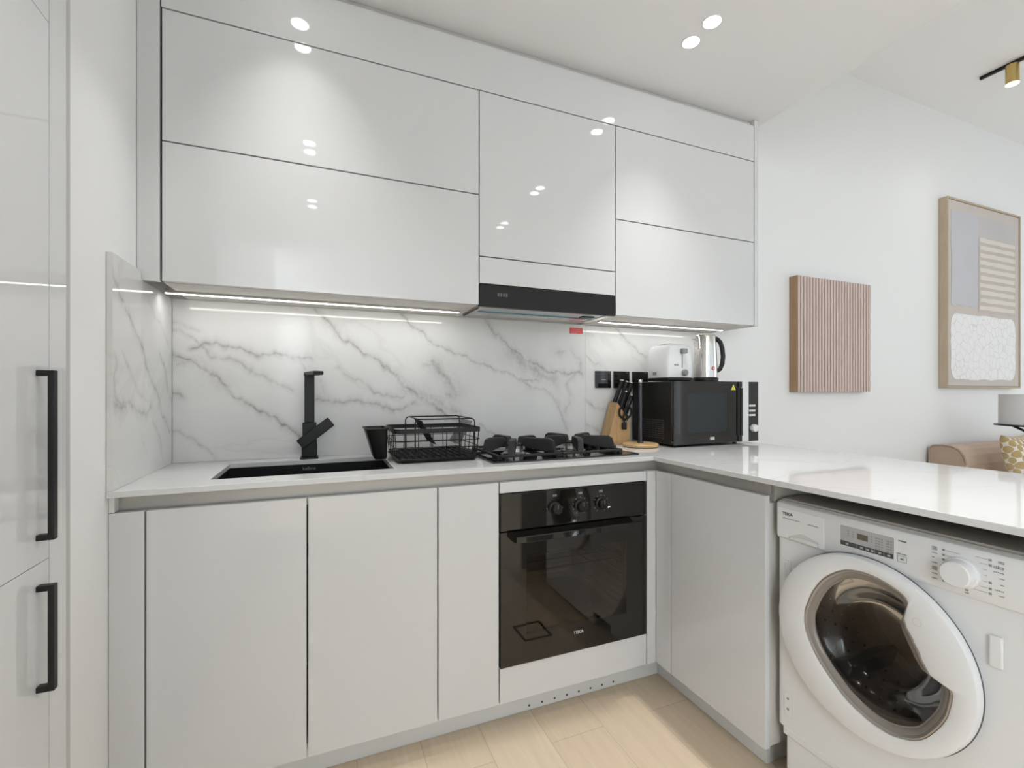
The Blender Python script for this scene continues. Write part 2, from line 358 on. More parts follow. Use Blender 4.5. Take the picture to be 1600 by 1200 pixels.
# kitchen ceiling with round cut-outs filled by the lamps (flat slab), and the higher living ceiling
struct(B(-1.3, 1.957, -3.1, 2.1, KC, KC+.12).build('ceiling', M['ceiling']))
struct(B(1.957, 7.0, -3.1, WALL, LC, LC+.12).build('ceiling_living', M['ceiling2']))
struct(B(1.957, 2.0, -3.1, WALL-.001, KC+.0005, LC-.0005).build('trim_1', M['ceiling']))
# near wall with two unseen windows added for the fill light
def wall_with_holes(name, along, d0, d1, a0, a1, z0, z1, holes):
    m = MB(); As = sorted({a0, a1, *[h[0] for h in holes], *[h[1] for h in holes]}); Zs = sorted({z0, z1, *[h[2] for h in holes], *[h[3] for h in holes]})
    for i in range(len(As)-1):
        for j in range(len(Zs)-1):
            ac, zc = (As[i]+As[i+1])/2, (Zs[j]+Zs[j+1])/2
            if any(h[0] < ac < h[1] and h[2] < zc < h[3] for h in holes): continue
            if along == 'X': m.box(As[i], As[i+1], d0, d1, Zs[j], Zs[j+1])
            else: m.box(d0, d1, As[i], As[i+1], Zs[j], Zs[j+1])
    return struct(m.build(name, M['wall']))
wall_with_holes('wall_near', 'X', -3.1, -2.95, -1.15, 7.0, 0, LC+.1, [(-.25, .95, .45, 2.4), (1.2, 5.6, .35, 2.55)])
wall_with_holes('wall_left_niche', 'Y', -1.3, -1.15, -2.95, 1.028, 0, KC, [(-2.85, -1.65, .25, 2.45)])  # opening added for the hall fill lamp
wall_with_holes('wall_right', 'Y', 6.85, 7.0, -2.95, WALL, 0, LC+.1, [(-2.3, 1.3, .4, 2.6)])
def window(name, along, d, a0, a1, z0, z1, n):
    w = struct(bpy.data.objects.new(name, None)); COL.objects.link(w); w.location = ((a0+a1)/2, d, z0) if along == 'X' else (d, (a0+a1)/2, z0)
    fr = MB(); gl = MB(); t = .05
    def bb(m, p0, p1, q0, q1, dd):
        if along == 'X': m.box(p0, p1, d-dd, d+dd, q0, q1)
        else: m.box(d-dd, d+dd, p0, p1, q0, q1)
    bb(fr, a0, a1, z0, z0+t, .03); bb(fr, a0, a1, z1-t, z1, .03)
    for i in range(n+1):
        a = a0+(a1-a0-t)*i/n; bb(fr, a, a+t, z0+t, z1-t, .03)
    for i in range(n):
        s_ = (a1-a0-t)/n; bb(gl, a0+s_*i+t, a0+s_*(i+1), z0+t, z1-t, .004)
    fr.build('window_frame', M['white_plastic'], w); gl.build('pane', M['winglass'], w)
window('fill_window_1', 'X', -3.02, -.25, .95, .45, 2.4, 1)
window('fill_window_2', 'X', -3.02, 1.2, 5.6, .35, 2.55, 4)
window('fill_window_4', 'Y', -1.22, -2.85, -1.65, .25, 2.45, 1)  # unseen window added with the hall lamp to light the peninsula
window('fill_window_3', 'Y', 6.93, -2.3, 1.3, .4, 2.6, 3)  # unseen living room window added for fill light

# ------------------------------------------------------------------ downlights
for i, (x, y) in enumerate(SPOTS):
    lab = ['ceiling downlight mirrored in the fascia above the wide left wall cabinet',
           'ceiling downlight mirrored at the top edge of the wide left cabinet door',
           'ceiling downlight of the visible pair, the one nearer the wall cabinets',
           'ceiling downlight of the visible pair, the one nearer the top of the photo',
           'downlight mirrored in the upper left wall cabinet door, upper disc of its pair',
           'downlight mirrored in the upper left wall cabinet door, lower disc of its pair',
           'downlight mirrored in the middle wall cabinet door, right disc of its upper pair',
           'downlight mirrored in the middle wall cabinet door, left disc of its upper pair',
           'downlight mirrored in the lower left wall cabinet door, upper disc of its pair',
           'downlight mirrored in the lower left wall cabinet door, lower disc of its pair',
           'downlight mirrored low in the middle wall cabinet door, right disc of the pair',
           'downlight mirrored low in the middle wall cabinet door, left disc of the pair'][i]
    g = 'twin downlights in the kitchen ceiling'
    t = thing('ceiling_downlight', (x, y, KC-.004), lab, 'light', g)
    MB().lathe((x, y, KC), [(.030, -.0035), (.034, -.0035), (.034, -.0002), (.030, -.0002), (.030, -.0035)], 32, cap0=False, cap1=False).build('rim', M['white_plastic'], t, smooth=True)
    MB().lathe((x, y, KC), [(.0295, -.003), (.0295, -.0005)], 32).build('diffuser', M['bulb'], t)

# ------------------------------------------------------------------ wall cabinets
D = .018; G = .0022   # door thickness, half gap
X0, X1, X2, X3 = -.432, .534, 1.132, 1.929
ZB, ZM1, ZM2, ZTOP = 1.466, 1.873, 1.868, 2.258
def door(parent, x0, x1, z0, z1, name='door', y=Yu, g=G):
    return B(x0+g, x1-g, y, y+D, z0+g, z1-g).build(name, M['lacquer'], parent, .0008)
def carcass(parent, x0, x1, z0, z1, y0=Yu+D+.002, y1=YW-.001, m='lacquer_matt', t=.016):
    b = MB(); b.box(x0, x0+t, y0, y1, z0, z1); b.box(x1-t, x1, y0, y1, z0, z1); b.box(x0+t, x1-t, y0, y1, z0, z0+t); b.box(x0+t, x1-t, y0, y1, z1-t, z1); b.box(x0+t, x1-t, y1-.006, y1, z0+t, z1-t)
    b.box(x0+t, x1-t, y0+.01, y0+.012, z0+t, z1-t)
    return b.build('body', M[m], parent)
c = thing('wall_cabinet', ((X0+X1)/2, 1.76, ZB), 'wide two-flap glossy white wall cabinet above the sink and dish rack', 'cabinet', 'glossy white wall cabinets')
carcass(c, X0+.001, X1-.001, ZB, ZTOP); door(c, X0, X1, ZM1, ZTOP); door(c, X0, X1, ZB-.001, ZM1)
c = thing('wall_cabinet', ((X1+X2)/2, 1.76, 1.546), 'glossy white middle wall cabinet with narrow flap, directly above the extractor hood', 'cabinet', 'glossy white wall cabinets')
carcass(c, X1+.001, X2-.001, 1.56, ZTOP); door(c, X1, X2, 1.647, ZTOP); door(c, X1, X2, 1.546, 1.647, 'flap')
c = thing('wall_cabinet', ((X2+X3)/2, 1.76, ZB), 'two-flap glossy white wall cabinet at the right end, above the microwave', 'cabinet', 'glossy white wall cabinets')
carcass(c, X2+.001, X3-.001, ZB, ZTOP); door(c, X2, X3, ZM2, ZTOP); door(c, X2, X3, ZB-.001, ZM2)
tag(B(X3+.001, X3+.024, Yu-.002, YW-.001, ZB-.002, KC-.002).build('cabinet_end_panel', M['lacquer'], bevel=.0008), 'thin glossy white end panel closing the right end of the wall cabinets', 'panel')
tag(B(XL+.001, X0-.004, Yu+.001, Yu+.019, ZB, KC-.002).build('filler_panel', M['lacquer'], bevel=.0008), 'narrow glossy white filler strip between the left wall and wide wall cabinet', 'panel')
c = thing('cornice_panel', (.75, Yu, ZTOP), 'long glossy white fascia panel running above the wall cabinets to the ceiling', 'panel')
B(X0+.0, X3-.001, Yu, Yu+D, ZTOP+.0025, KC-.030).build('panel', M['lacquer'], c, .0008)
B(X0, X3-.001, Yu+.022, YW-.002, ZTOP+.003, KC-.0015).build('shadow_gap_batten', M['edge'], c)
# LED profiles under the cabinets
for x0, x1, lab in ((-.462, .50, 'lit white LED strip under the wide wall cabinet above the sink'), (1.150, 1.885, 'lit white LED strip under the right wall cabinet above the microwave')):
    t = thing('led_strip', ((x0+x1)/2, 1.77, ZB-.006), lab, 'light', 'LED strips under the wall cabinets')
    B(x0, x1, 1.764, 1.782, ZB-.0065, ZB-.0005).build('profile', M['alu'], t)
    B(x0+.001, x1-.001, 1.766, 1.780, ZB-.0085, ZB-.0068).build('diffuser', M['led'], t)
    area('led_glow', ((x0+x1)/2, 1.773, ZB-.0095), (math.radians(14), 0, 0), x1-x0-.01, .012, .75*(x1-x0), (1, .99, .97))

# ------------------------------------------------------------------ extractor hood
h = thing('extractor_hood', ((X1+X2)/2, 1.75, 1.455), 'slide-out extractor hood with dark front panel under the middle wall cabinet', 'extractor hood')
B(X1+.001, X2-.001, Yu-.001, Yu+.018, 1.4625, 1.5435).build('front_panel', M['blackplastic'], h, .001)
b = MB(); b.box(X1+.002, X2-.002, 1.842, 1.880, 1.470, 1.485); b.box(X1+.002, X1+.032, Yu+.019, 1.842, 1.4635, 1.485); b.box(X2-.032, X2-.002, Yu+.019, 1.842, 1.4635, 1.485); b.box(X1+.032, X2-.032, Yu+.019, 1.640, 1.4635, 1.485)
b.box(X1+.032, X2-.032, 1.80, 1.842, 1.466, 1.485); b.box(X1+.002, X2-.002, Yu+.019, 1.880, 1.4855, 1.545)
b.build('housing', M['steel'], h, .0008)
B(X1+.034, X2-.034, 1.642, 1.798, 1.4665, 1.470).build('grease_filter', M['filter'], h)
b = MB(); b.box(X1+.033, X2-.033, 1.6405, 1.652, 1.4645, 1.4664); b.box(X1+.033, X2-.045, 1.745, 1.760, 1.4645, 1.4664); b.build('protective_film', M['film'], h)
B(X2-.115, X2-.055, 1.695, 1.725, 1.4625, 1.4664).build('filter_latch', M['blackplastic'], h, .001)
B(X1+.003, X1+.010, 1.660, 1.842, 1.459, 1.4634).build('side_rail', M['black'], h)
b = MB()
for k in range(4): b.box(X1+.072+k*.011, X1+.079+k*.011, Yu-.0018, Yu-.0011, 1.503, 1.516)
b.build('badge', M['dimprint'], h)

# ------------------------------------------------------------------ marble splashbacks
def vein_slab(name, a0, a1, b0, b1, d, thick, axis, veins, label, wide=1., step=.0034):
    """veined slab: dense front face carrying a vein attribute. axis 'Y': a=x, front at y=d; axis 'X': a=y, front at x=d"""
    na, nb = int((a1-a0)/step), int((b1-b0)/step)
    A, Bq = np.meshgrid(np.linspace(a0, a1, na+1), np.linspace(b0, b1, nb+1)); A = A.ravel(); Bq = Bq.ravel()
    # gentle domain warp so the veins run unevenly
    Aw = A+.004*np.sin(Bq*61+A*17)+.0025*np.sin(A*143+Bq*77); Bw = Bq+.004*np.sin(A*53-Bq*29)+.0025*np.sin(A*171+1)
    F = np.zeros(len(A))
    rs = np.random.RandomState(7)
    for pts, w, st in veins:
        P = [np.array(p, float) for p in pts]
        for lvl in range(2):
            Q = [P[0]]
            for p, q in zip(P, P[1:]):
                L_ = np.linalg.norm(q-p); n_ = np.array([-(q-p)[1], (q-p)[0]])/max(L_, 1e-6)
                Q += [(p+q)/2+n_*rs.uniform(-.07, .07)*L_, q]
            P = Q
        pa = np.array(P); lo = pa.min(0)-w*4-.01; hi = pa.max(0)+w*4+.01
        idx = np.where((Aw > lo[0]) & (Aw < hi[0]) & (Bw > lo[1]) & (Bw < hi[1]))[0]
        if not len(idx): continue
        x, y = Aw[idx], Bw[idx]; best = np.full(len(idx), 9.)
        for k, (p, q) in enumerate(zip(P, P[1:])):
            dv = q-p; t = np.clip(((x-p[0])*dv[0]+(y-p[1])*dv[1])/max(dv@dv, 1e-9), 0, 1)
            ww = w*(1.0+.9*abs(math.sin(k*1.3+w*900)))
            dist = np.hypot(x-p[0]-t*dv[0], y-p[1]-t*dv[1])/ww
            best = np.minimum(best, dist)
        core = .42*np.exp(-(best/.32)**2)+.46*np.exp(-(best/1.35)**1.7)
        tex = .66+.22*np.sin(x*210+y*130+3*np.sin(y*60))*np.sin(x*90-y*170)+.2*np.sin(x*47+y*31+2*np.sin(x*37))
        F[idx] = np.maximum(F[idx], 1.3*st*core*tex*(1-.25*F[idx])) + .0
    verts = []
    if axis == 'Y': verts = np.stack([A, np.full_like(A, d), Bq], 1)
    else: verts = np.stack([np.full_like(A, d), A, Bq], 1)
    k = np.arange(na*nb); i = k % na; j = k//na; v0 = j*(na+1)+i
    fc = np.stack([v0, v0+1, v0+na+2, v0+na+1], 1)
    if axis == 'X': fc = fc
    n0 = len(verts); e = thick if axis == 'Y' else -thick
    if axis == 'Y': ex = [(a, dd, z) for dd in (d, d+thick) for a, z in ((a0, b0), (a1, b0), (a1, b1), (a0, b1))]
    else: ex = [(dd, a, z) for dd in (d, d-thick) for a, z in ((a0, b0), (a1, b0), (a1, b1), (a0, b1))]
    verts = np.vstack([verts, np.array(ex)])
    o3 = np.array([(a0+a1)/2, d, b0]) if axis == 'Y' else np.array([d, (a0+a1)/2, b0])
    faces = fc.tolist()+[[n0+q for q in f] for f in ((0, 4, 5, 1), (1, 5, 6, 2), (2, 6, 7, 3), (3, 7, 4, 0), (4, 7, 6, 5))]
    me = bpy.data.meshes.new(name); me.from_pydata((verts-o3).tolist(), [], faces); me.update()
    at = me.attributes.new('vein', 'FLOAT', 'POINT'); at.data.foreach_set('value', np.concatenate([np.clip(F, 0, .9), np.zeros(8)]).astype(np.float32))
    me.materials.append(M['marble'])
    o = bpy.data.objects.new(name, me); COL.objects.link(o); o.location = o3.tolist()
    return tag(o, label, 'splashback', 'marble splashback slabs')
vein_slab('marble_splashback', XS+.001, 1.1625, ZT+.0005, ZB-.0005, YW, .0115, 'Y', VEINS, 'long white marble-look splashback slab with grey veins behind sink and hob')
vein_slab('marble_splashback', 1.1635, 1.952, ZT+.0005, ZB-.003, YW, .0115, 'Y', VEINS, 'white veined splashback slab right of the joint, behind knife block and microwave')
_sl = vein_slab('marble_splashback', Yc+.003, Yu-.003, ZT+.0005, 1.489, XS, .012, 'X', VEINS_LEFT, 'veined side splashback slab standing on the left wall beside the sink')
_s2 = vein_slab('side_slab_rear', Yu-.003, 1.9075, ZT+.0005, ZB-.0005, XS, .012, 'X', VEINS_LEFT, 'x')
for kk in ('label', 'category', 'group'): del _s2[kk]
_s2.parent = _sl; _s2.location = Vector(_s2.location)-Vector(_sl.location)

# ------------------------------------------------------------------ worktop with sink cut-out
XPC, XF = 1.163, 1.941; YE = .06
SX0, SX1, SY0, SY1 = -.292, .213, 1.514, 1.826
b = MB(); b.grid([XL-.012+.013, SX0, SX1, XPC, XF], [YE, Yc, SY0, SY1, YW-.0005],
    lambda x, y: (y > Yc or x > XPC) and not (SX0 < x < SX1 and SY0 < y < SY1), ZC, ZT)
tag(b.build('worktop', M['worktop'], origin=(.7, 1.6, ZC), bevel=.0012), 'polished white marble-look L-shaped worktop with the sink cut-out and peninsula', 'worktop')
s = thing('sink', ((SX0+SX1)/2, 1.67, .68), 'black undermount sink basin set in the worktop below the tap', 'sink')
b = MB(); t = .004; z1 = ZC-.0008; a = .004
b.box(SX0-a-t, SX0-a, SY0-a-t, SY1+a+t, .69, z1); b.box(SX1+a, SX1+a+t, SY0-a-t, SY1+a+t, .69, z1)
b.box(SX0-a, SX1+a, SY0-a-t, SY0-a, .69, z1); b.box(SX0-a, SX1+a, SY1+a, SY1+a+t, .69, z1); b.box(SX0-a-t, SX1+a+t, SY0-a-t, SY1+a+t, .685, .69)
b.build('basin', M['black'], s)
MB().lathe(((SX0+SX1)/2, 1.72, .69), [(.045, .0), (.045, .003), (.03, .004), (.028, .001)], 28).build('drain', M['steel'], s, smooth=True)
text(M['greyprint'], 'kelbro', 'logo', s, (-.045, SY1+a-.0012, .868), .017)
# tap
f = thing('kitchen_tap', (-.045, 1.868, ZT), 'tall square matt black mixer tap behind the sink', 'tap')
tx, ty = -.045, 1.868
b = MB(); b.box(tx-.031, tx+.031, ty-.028, ty+.028, ZT, ZT+.007); b.build('base_plate', M['black'], f, .002)
b = MB(); b.box(tx-.0255, tx+.0255, ty-.024, ty+.024, ZT+.007, ZT+.072); b.box(tx-.0235, tx+.0235, ty-.022, ty+.022, ZT+.072, ZT+.132); b.build('body', M['black'], f, .003)
b = MB(); b.box(tx-.017, tx+.017, ty-.016, ty+.016, ZT+.132, ZT+.312)
R = Matrix.Translation((tx, ty, ZT+.305)) @ Matrix.Rotation(math.radians(15), 4, 'Z')
b.loops([[tuple(R @ Vector((x, y, z))) for x, z in ((-.017, 0), (.017, 0), (.017, .014), (-.017, .014))] for y in (.016, -.03, -.09, -.125)], True, True, True)
b.build('spout', M['black'], f, .003)
b = MB(); R = Matrix.Translation((tx-.014, ty-.036, ZT+.068)) @ Matrix.Rotation(math.radians(-38), 4, 'Y')
b.box(-.022, .112, -.007, .007, -.019, .019, R); b.lathe((tx, ty-.029, ZT+.078), [(.017, -.004), (.017, .008)], 24, 'Y')
b.build('lever', M['black'], f, .003)

# ------------------------------------------------------------------ base cabinets
ZDT, ZDB = .843, .106
def bcar(parent, x0, x1, y1=YW-.004, ztop=.88, front=Yb+.036, m='lacquer_matt'):
    b = MB(); t = .016
    b.box(x0, x0+t, front, y1, ZDB, ztop-.045); b.box(x1-t, x1, front, y1, ZDB, ztop-.045); b.box(x0+t, x1-t, front, y1, ZDB, ZDB+t); b.box(x0+t, x1-t, y1-.006, y1, ZDB+t, ztop-.045)
    return b.build('body', M[m], parent)
BX = [-.416, -.040, .336, .543, 1.144]
tag(B(XL+.001, BX[0]-.002, Yb, Yb+D, ZDB, ZDT).build('filler_panel', M['lacquer'], bevel=.0008), 'narrow glossy white filler beside the left wall below the worktop', 'panel')
labs = ['left glossy white base cabinet door unit below the left half of the sink', 'glossy white base cabinet below the right half of the sink', 'narrow glossy white base cabinet between sink units and oven']
c = thing('sink_base_cabinet', (-.04, 1.66, ZDB), 'wide two-door glossy white base cabinet under the sink and dish rack', 'cabinet', 'glossy white base cabinets')
bcar(c, BX[0]+.001, BX[2]-.001)
for x0, x1 in ((BX[0], BX[1]), (BX[1], BX[2])): B(x0+G, x1-G, Yb, Yb+D, ZDB, ZDT).build('door', M['lacquer'], c, .0008)
c = thing('base_cabinet', (.44, 1.66, ZDB), 'narrow one-door glossy white base cabinet left of the oven', 'cabinet', 'glossy white base cabinets')
bcar(c, BX[2]+.001, BX[3]-.001); B(BX[2]+G, BX[3]-G, Yb, Yb+D, ZDB, ZDT).build('door', M['lacquer'], c, .0008)
OX0, OX1, OZ0, OZ1 = .545, 1.1395, .226, .8045
c = thing('oven_housing', (.84, 1.66, ZDB), 'glossy white housing around the built-in oven, strip above and panel below', 'cabinet', 'glossy white base cabinets')
bcar(c, BX[3]+.001, BX[4]-.001, m='carcass_dark')
B(BX[3]+G, BX[4]-G, Yb, Yb+D, OZ1+.003, ZDT).build('top_strip', M['lacquer'], c, .0008)
B(BX[3]+G, BX[4]-G, Yb, Yb+D, ZDB, OZ0-.003).build('lower_panel', M['lacquer'], c, .0008)
tag(B(BX[4]+.002, 1.1866, Yb, Yb+D, ZDB, ZDT).build('corner_filler', M['lacquer'], bevel=.0008), 'slim glossy white corner filler right of the oven', 'panel')
# peninsula run (faces the sink side)
XP = 1.187; P0, P1 = 1.351, .960
tag(B(XP, XP+D, P0+.002, Yb-.0003, ZDB, ZDT).build('corner_filler', M['lacquer'], bevel=.0008), 'glossy white corner filler between oven wall and peninsula door', 'panel')
c = thing('peninsula_cabinet', (1.5, 1.16, ZDB), 'one-door glossy white peninsula cabinet left of the washing machine', 'cabinet', 'glossy white base cabinets')
B(XP, XP+D, P1, P0-.002, ZDB, ZDT).build('door', M['lacquer'], c, .0008)
b = MB(); b.box(XP+D+.006, XF-.04, P1+.006, P1+.024, ZDB, ZDT-.024); b.box(XP+D+.03, XF-.04, P1+.006, P1+.024, ZDT-.023, ZC-.0015)
b.box(XP+D+.03, XF-.04, P1+.024, 1.40, ZDB, ZDB+.016)
b.build('side_panel', M['lacquer_matt'], c)
tag(B(XF-.038, XF-.02, YE+.05, YW-.02, .002, ZC-.001).build('peninsula_back_panel', M['lacquer_matt']), 'white board closing the living room side of the peninsula', 'panel')
tag(B(XP+.0, XF-.04, YE+.05, YE+.07, .002, ZC-.001).build('peninsula_end_panel', M['lacquer_matt']), 'white end panel carrying the near end of the peninsula worktop', 'panel')
# recessed grip channels
g = thing('grip_channel', (.36, Yb+.03, ZDT), 'grey aluminium handle channel under the worktop along the sink wall', 'channel', 'grey handle channels under the worktop')
b = MB(); b.box(XL+.012, XP+.034, Yb+.030, Yb+.034, ZDT-.02, ZC-.001); b.box(XL+.012, XP+.034, Yb+D+.001, Yb+.030, ZDT-.022, ZDT-.019); b.build('channel', M['alu'], g)
B(XL+.001, XL+.012, Yb+.002, Yb+.034, ZDT+.001, ZC-.001).build('end_cap', M['plinth'], g)
g = thing('grip_channel', (XP+.03, 1.2, ZDT), 'grey aluminium handle channel under the worktop along the peninsula door', 'channel', 'grey handle channels under the worktop')
b = MB(); b.box(XP+.030, XP+.034, P1+.006, Yb+.0295, ZDT-.02, ZC-.001); b.box(XP+D+.001, XP+.030, P1+.006, Yb+D, ZDT-.022, ZDT-.019); b.build('channel', M['alu'], g)
# plinths
XT = 1.263
pl = thing('plinth', (.38, Yt, 0), 'grey kickboard along the sink wall with eight small vent holes below the oven', 'plinth', 'grey kickboards')
B(XL+.002, XT-.001, Yt, Yt+.016, .001, ZDB-.002).build('board', M['plinth'], pl)
for k in range(8):
    MB().lathe((.688+k*.0513, Yt-.0006, .017), [(.0042, 0), (.0042, .0004)], 16, 'Y').build('vent_hole', M['carcass_dark'], pl)
_b = MB(); _b.box(XT, XT+.016, 1.017, Yt-.001, .001, ZDB-.002); _b.box(XT+.016, XF-.05, 1.017, 1.033, .001, ZDB-.002)
tag(_b.build('plinth', M['plinth'], bevel=.0005), 'grey kickboard along the foot of the peninsula cabinet', 'plinth', 'grey kickboards')
# ------------------------------------------------------------------ built-in oven
o = thing('oven', ((OX0+OX1)/2, 1.66, OZ0), 'black glass built-in oven with three knobs and bar handle', 'oven')
yo = Yb-.004
B(OX0+.001, OX1-.001, yo, Yb+.018, .680, OZ1).build('control_panel', M['blackglass'], o, .0015)
b = MB(); wx0, wx1, wz0, wz1 = .640, 1.047, .322, .592
b.box(OX0+.001, wx0, yo, Yb+.018, OZ0, .676); b.box(wx1, OX1-.001, yo, Yb+.018, OZ0, .676); b.box(wx0, wx1, yo, Yb+.018, OZ0, wz0); b.box(wx0, wx1, yo, Yb+.018, wz1, .676)
dr = b.build('oven_door', M['blackglass'], o)
B(wx0+.0002, wx1-.0002, yo+.0004, yo+.004, wz0+.0002, wz1-.0002).build('window_pane', M['ovenglass'], dr)
b = MB(); b.prism([(.0, 0), (.045, .004), (.045, .024), (.038, .026), (.0, .012)], lambda a, z, x: (x, yo-a, .645+z), .585, 1.083)
b.build('door_handle', M['blackglass'], dr, .002)
b = MB(); cx0, cx1, cz0, cz1, cy1 = .625, 1.062, .305, .605, 1.86
b.box(cx0-.01, cx0, Yb+.019, cy1, cz0, cz1); b.box(cx1, cx1+.01, Yb+.019, cy1, cz0, cz1); b.box(cx0, cx1, Yb+.019, cy1, cz0-.01, cz0); b.box(cx0, cx1, Yb+.019, cy1, cz1, cz1+.01); b.box(cx0, cx1, cy1, cy1+.01, cz0, cz1)
b.build('cavity', mat('oven_enamel', (.34, .30, .27), .4), o)
for xr, sg in ((cx1-.004, -1), (cx0+.004, 1)):
    b = MB()
    for k in range(9): b.tube([(xr, Yb+.03, .335+k*.03), (xr, cy1-.01, .335+k*.03)], .003, 6)
    b.tube([(xr, Yb+.03, .330), (xr, Yb+.03, .580)], .003, 6); b.tube([(xr, cy1-.01, .330), (xr, cy1-.01, .580)], .003, 6)
    b.build('shelf_runner', M['chrome'], o, smooth=True)
b = MB()
for k in range(9): b.box(.87, cx1-.02, cy1-.003, cy1-.0005, .334+k*.028, .340+k*.028)
b.build('rear_vent_louvre', mat('enamel_louvre', (.5, .46, .42), .4), o)
b = MB()
for k in range(5): b.tube([(cx0+.012, Yb+.05+k*.08, .512), (cx1-.012, Yb+.05+k*.08, .512)], .0022, 6)
b.tube([(cx0+.012, Yb+.05, .512), (cx0+.012, Yb+.37, .512)], .0028, 6); b.tube([(cx1-.012, Yb+.05, .512), (cx1-.012, Yb+.37, .512)], .0028, 6)
b.build('wire_rack', M['chrome'], o, smooth=True)
for i, kx in enumerate((.748, .850, .936)):
    kb = MB().lathe((kx, yo, .741), [(.0225, -.0005), (.0225, -.004), (.0185, -.006), (.0175, -.024), (.015, -.026)], 36, 'Y').build('control_knob', M['blackplastic'], o, smooth=True)
    b = MB(); b.box(kx-.0015, kx+.0015, yo-.0265, yo-.024, .742, .757); b.build('pointer', M['dimprint'], kb)
    b = MB()
    n = (2, 9, 11)[i]
    for k in range(n):
        a = (0, PI)[k] if i == 0 else math.radians(-60+300*k/(n-1))
        b.lathe((kx+.030*math.cos(a), yo, .741+.030*math.sin(a)), [(.0016, -.0002), (.0016, -.0007)], 10, 'Y')
    for k in range(3): b.box(kx-.008+k*.0055, kx-.004+k*.0055, yo-.0006, yo-.0001, .781, .789)
    b.build('dial_print', M['greyprint'], o)
b = MB(); b.box(.966, .972, yo-.0006, yo-.0001, .722, .726); b.box(.9725, .976, yo-.0006, yo-.0001, .7235, .725); b.build('indicator_lamp', mat('lit_indicator', (1, 1, 1), emit=(1, 1, .95), es=1.2), o)
text(M['lightprint'], 'TEKA', 'logo', dr, (.8425, yo-.0006, .291), .0145, wide=1.15, bold=True)
# black outlined square lying on the floor, mirrored in the oven glass
b = MB()
for r in ((.857, 1.0, .780, .790), (.857, 1.0, .915, .925), (.857, .867, .790, .915), (.990, 1.0, .790, .915)): b.box(*r, .0006, .003)
tag(b.build('square_outline', M['blackplastic']), 'thin black square outline lying on the oak floor, seen mirrored in the oven door', 'floor frame')

# ------------------------------------------------------------------ gas hob
hb = thing('gas_hob', (.838, 1.65, ZT), 'black glass gas hob with cast iron pan supports set in the worktop', 'hob')
B(.537, 1.142, 1.478, 1.842, ZT+.0004, ZT+.006).build('glass_plate', M['hobglass'], hb, .001)
zp = ZT+.006
def burner(cx, cy, r, hgt, rot, tipr, parent):
    br = MB().lathe((cx, cy, zp), [(r*.95, 0), (r*1.0, .004), (r*.78, .010), (r*.72, .022)], 36).build('burner_base', M['burner'], parent, smooth=True)
    b = MB(); nteeth = 26
    for k in range(nteeth):
        a = 2*PI*k/nteeth; R = Matrix.Translation((cx, cy, zp+.0205)) @ Matrix.Rotation(a, 4, 'Z')
        b.box(r*.66, r*.80, -r*.045, r*.045, .0, .011, R)
    b.lathe((cx, cy, zp+.0205), [(r*.68, 0), (r*.68, .011)], 30)
    b.build('flame_ring', M['burner'], br)
    MB().lathe((cx, cy, zp+.032), [(r*.80, 0), (r*.84, .003), (r*.80, .007), (r*.3, .009)], 36).build('burner_cap', M['iron'], br, smooth=True)
def pan_support(cx, cy, w, d, parent, rot=0., nfin=4, ztop=.064):
    b = MB(); z0 = zp; t = .007
    R0 = Matrix.Translation((cx, cy, z0))
    # low outer frame with feet
    for sx in (-1, 1):
        b.box(sx*(w/2)-t, sx*(w/2)+t, -d/2, d/2, .008, .017, R0)
        for sy in (-1, 1): b.box(sx*(w/2)-t*1.2, sx*(w/2)+t*1.2, sy*(d/2-.01)-t*1.2, sy*(d/2-.01)+t*1.2, .0, .017, R0)
    for sy in (-1, 1): b.box(-w/2, w/2, sy*d/2-t, sy*d/2+t, .008, .017, R0)
    sup = b.build('pan_support', M['iron'], parent, .002)
    for k in range(nfin):
        a = rot+2*PI*k/nfin
        L = min(w/2/max(abs(math.cos(a)), .01), d/2/max(abs(math.sin(a)), .01))
        R = R0 @ Matrix.Rotation(a, 4, 'Z')
        m = MB(); q = .0115
        prof = [(.030, .036), (.036, ztop-.006), (.043, ztop), (L-.020, ztop), (L-.004, ztop-.008), (L+.008, .012), (L-.03, .014), (.058, .026)]
        m.prism(prof, lambda r_, z, y: tuple(R @ Vector((r_, y, z))), -q, q)
        m.build('pan_support_finger', M['iron'], sup, .0025)
for cx, cy, r, w, d in ((.690, 1.660, .045, .235, .30), (.950, 1.660, .052, .26, .30)):
    burner(cx, cy, r, 0, 0, 0, hb); pan_support(cx, cy, w, d, hb, math.radians(28 if cx < .8 else 35), 5 if cx < .8 else 5)
for ky in (1.60, 1.665, 1.73, 1.79):
    kb = MB().lathe((1.103, ky, zp), [(.017, .0003), (.017, .010), (.0145, .020), (.012, .0215)], 28).build('control_knob', M['blackplastic'], hb, smooth=True)

# ------------------------------------------------------------------ dish rack
rk = thing('dish_rack', (.39, 1.72, ZT), 'black wire dish drying rack on a drip tray between sink and hob', 'dish rack')
x0, x1, y0, y1 = .232, .527, 1.585, 1.858
b = MB()
def rrect(x0, x1, y0, y1, z, r, n=5):
    P = []
    for cx, cy, a0 in ((x1-r, y0+r, -90), (x1-r, y1-r, 0), (x0+r, y1-r, 90), (x0+r, y0+r, 180)):
        for k in range(n+1):
            a = math.radians(a0+90*k/n); P.append((cx+r*math.cos(a), cy+r*math.sin(a), z))
    return P
b.loops([rrect(x0+.012, x1-.012, y0+.012, y1-.012, ZT+.0006, .015), rrect(x0, x1, y0, y1, ZT+.014, .022), rrect(x0+.003, x1-.003, y0+.003, y1-.003, ZT+.016, .02), rrect(x0+.012, x1-.012, y0+.012, y1-.012, ZT+.006, .015)], True, True, True)
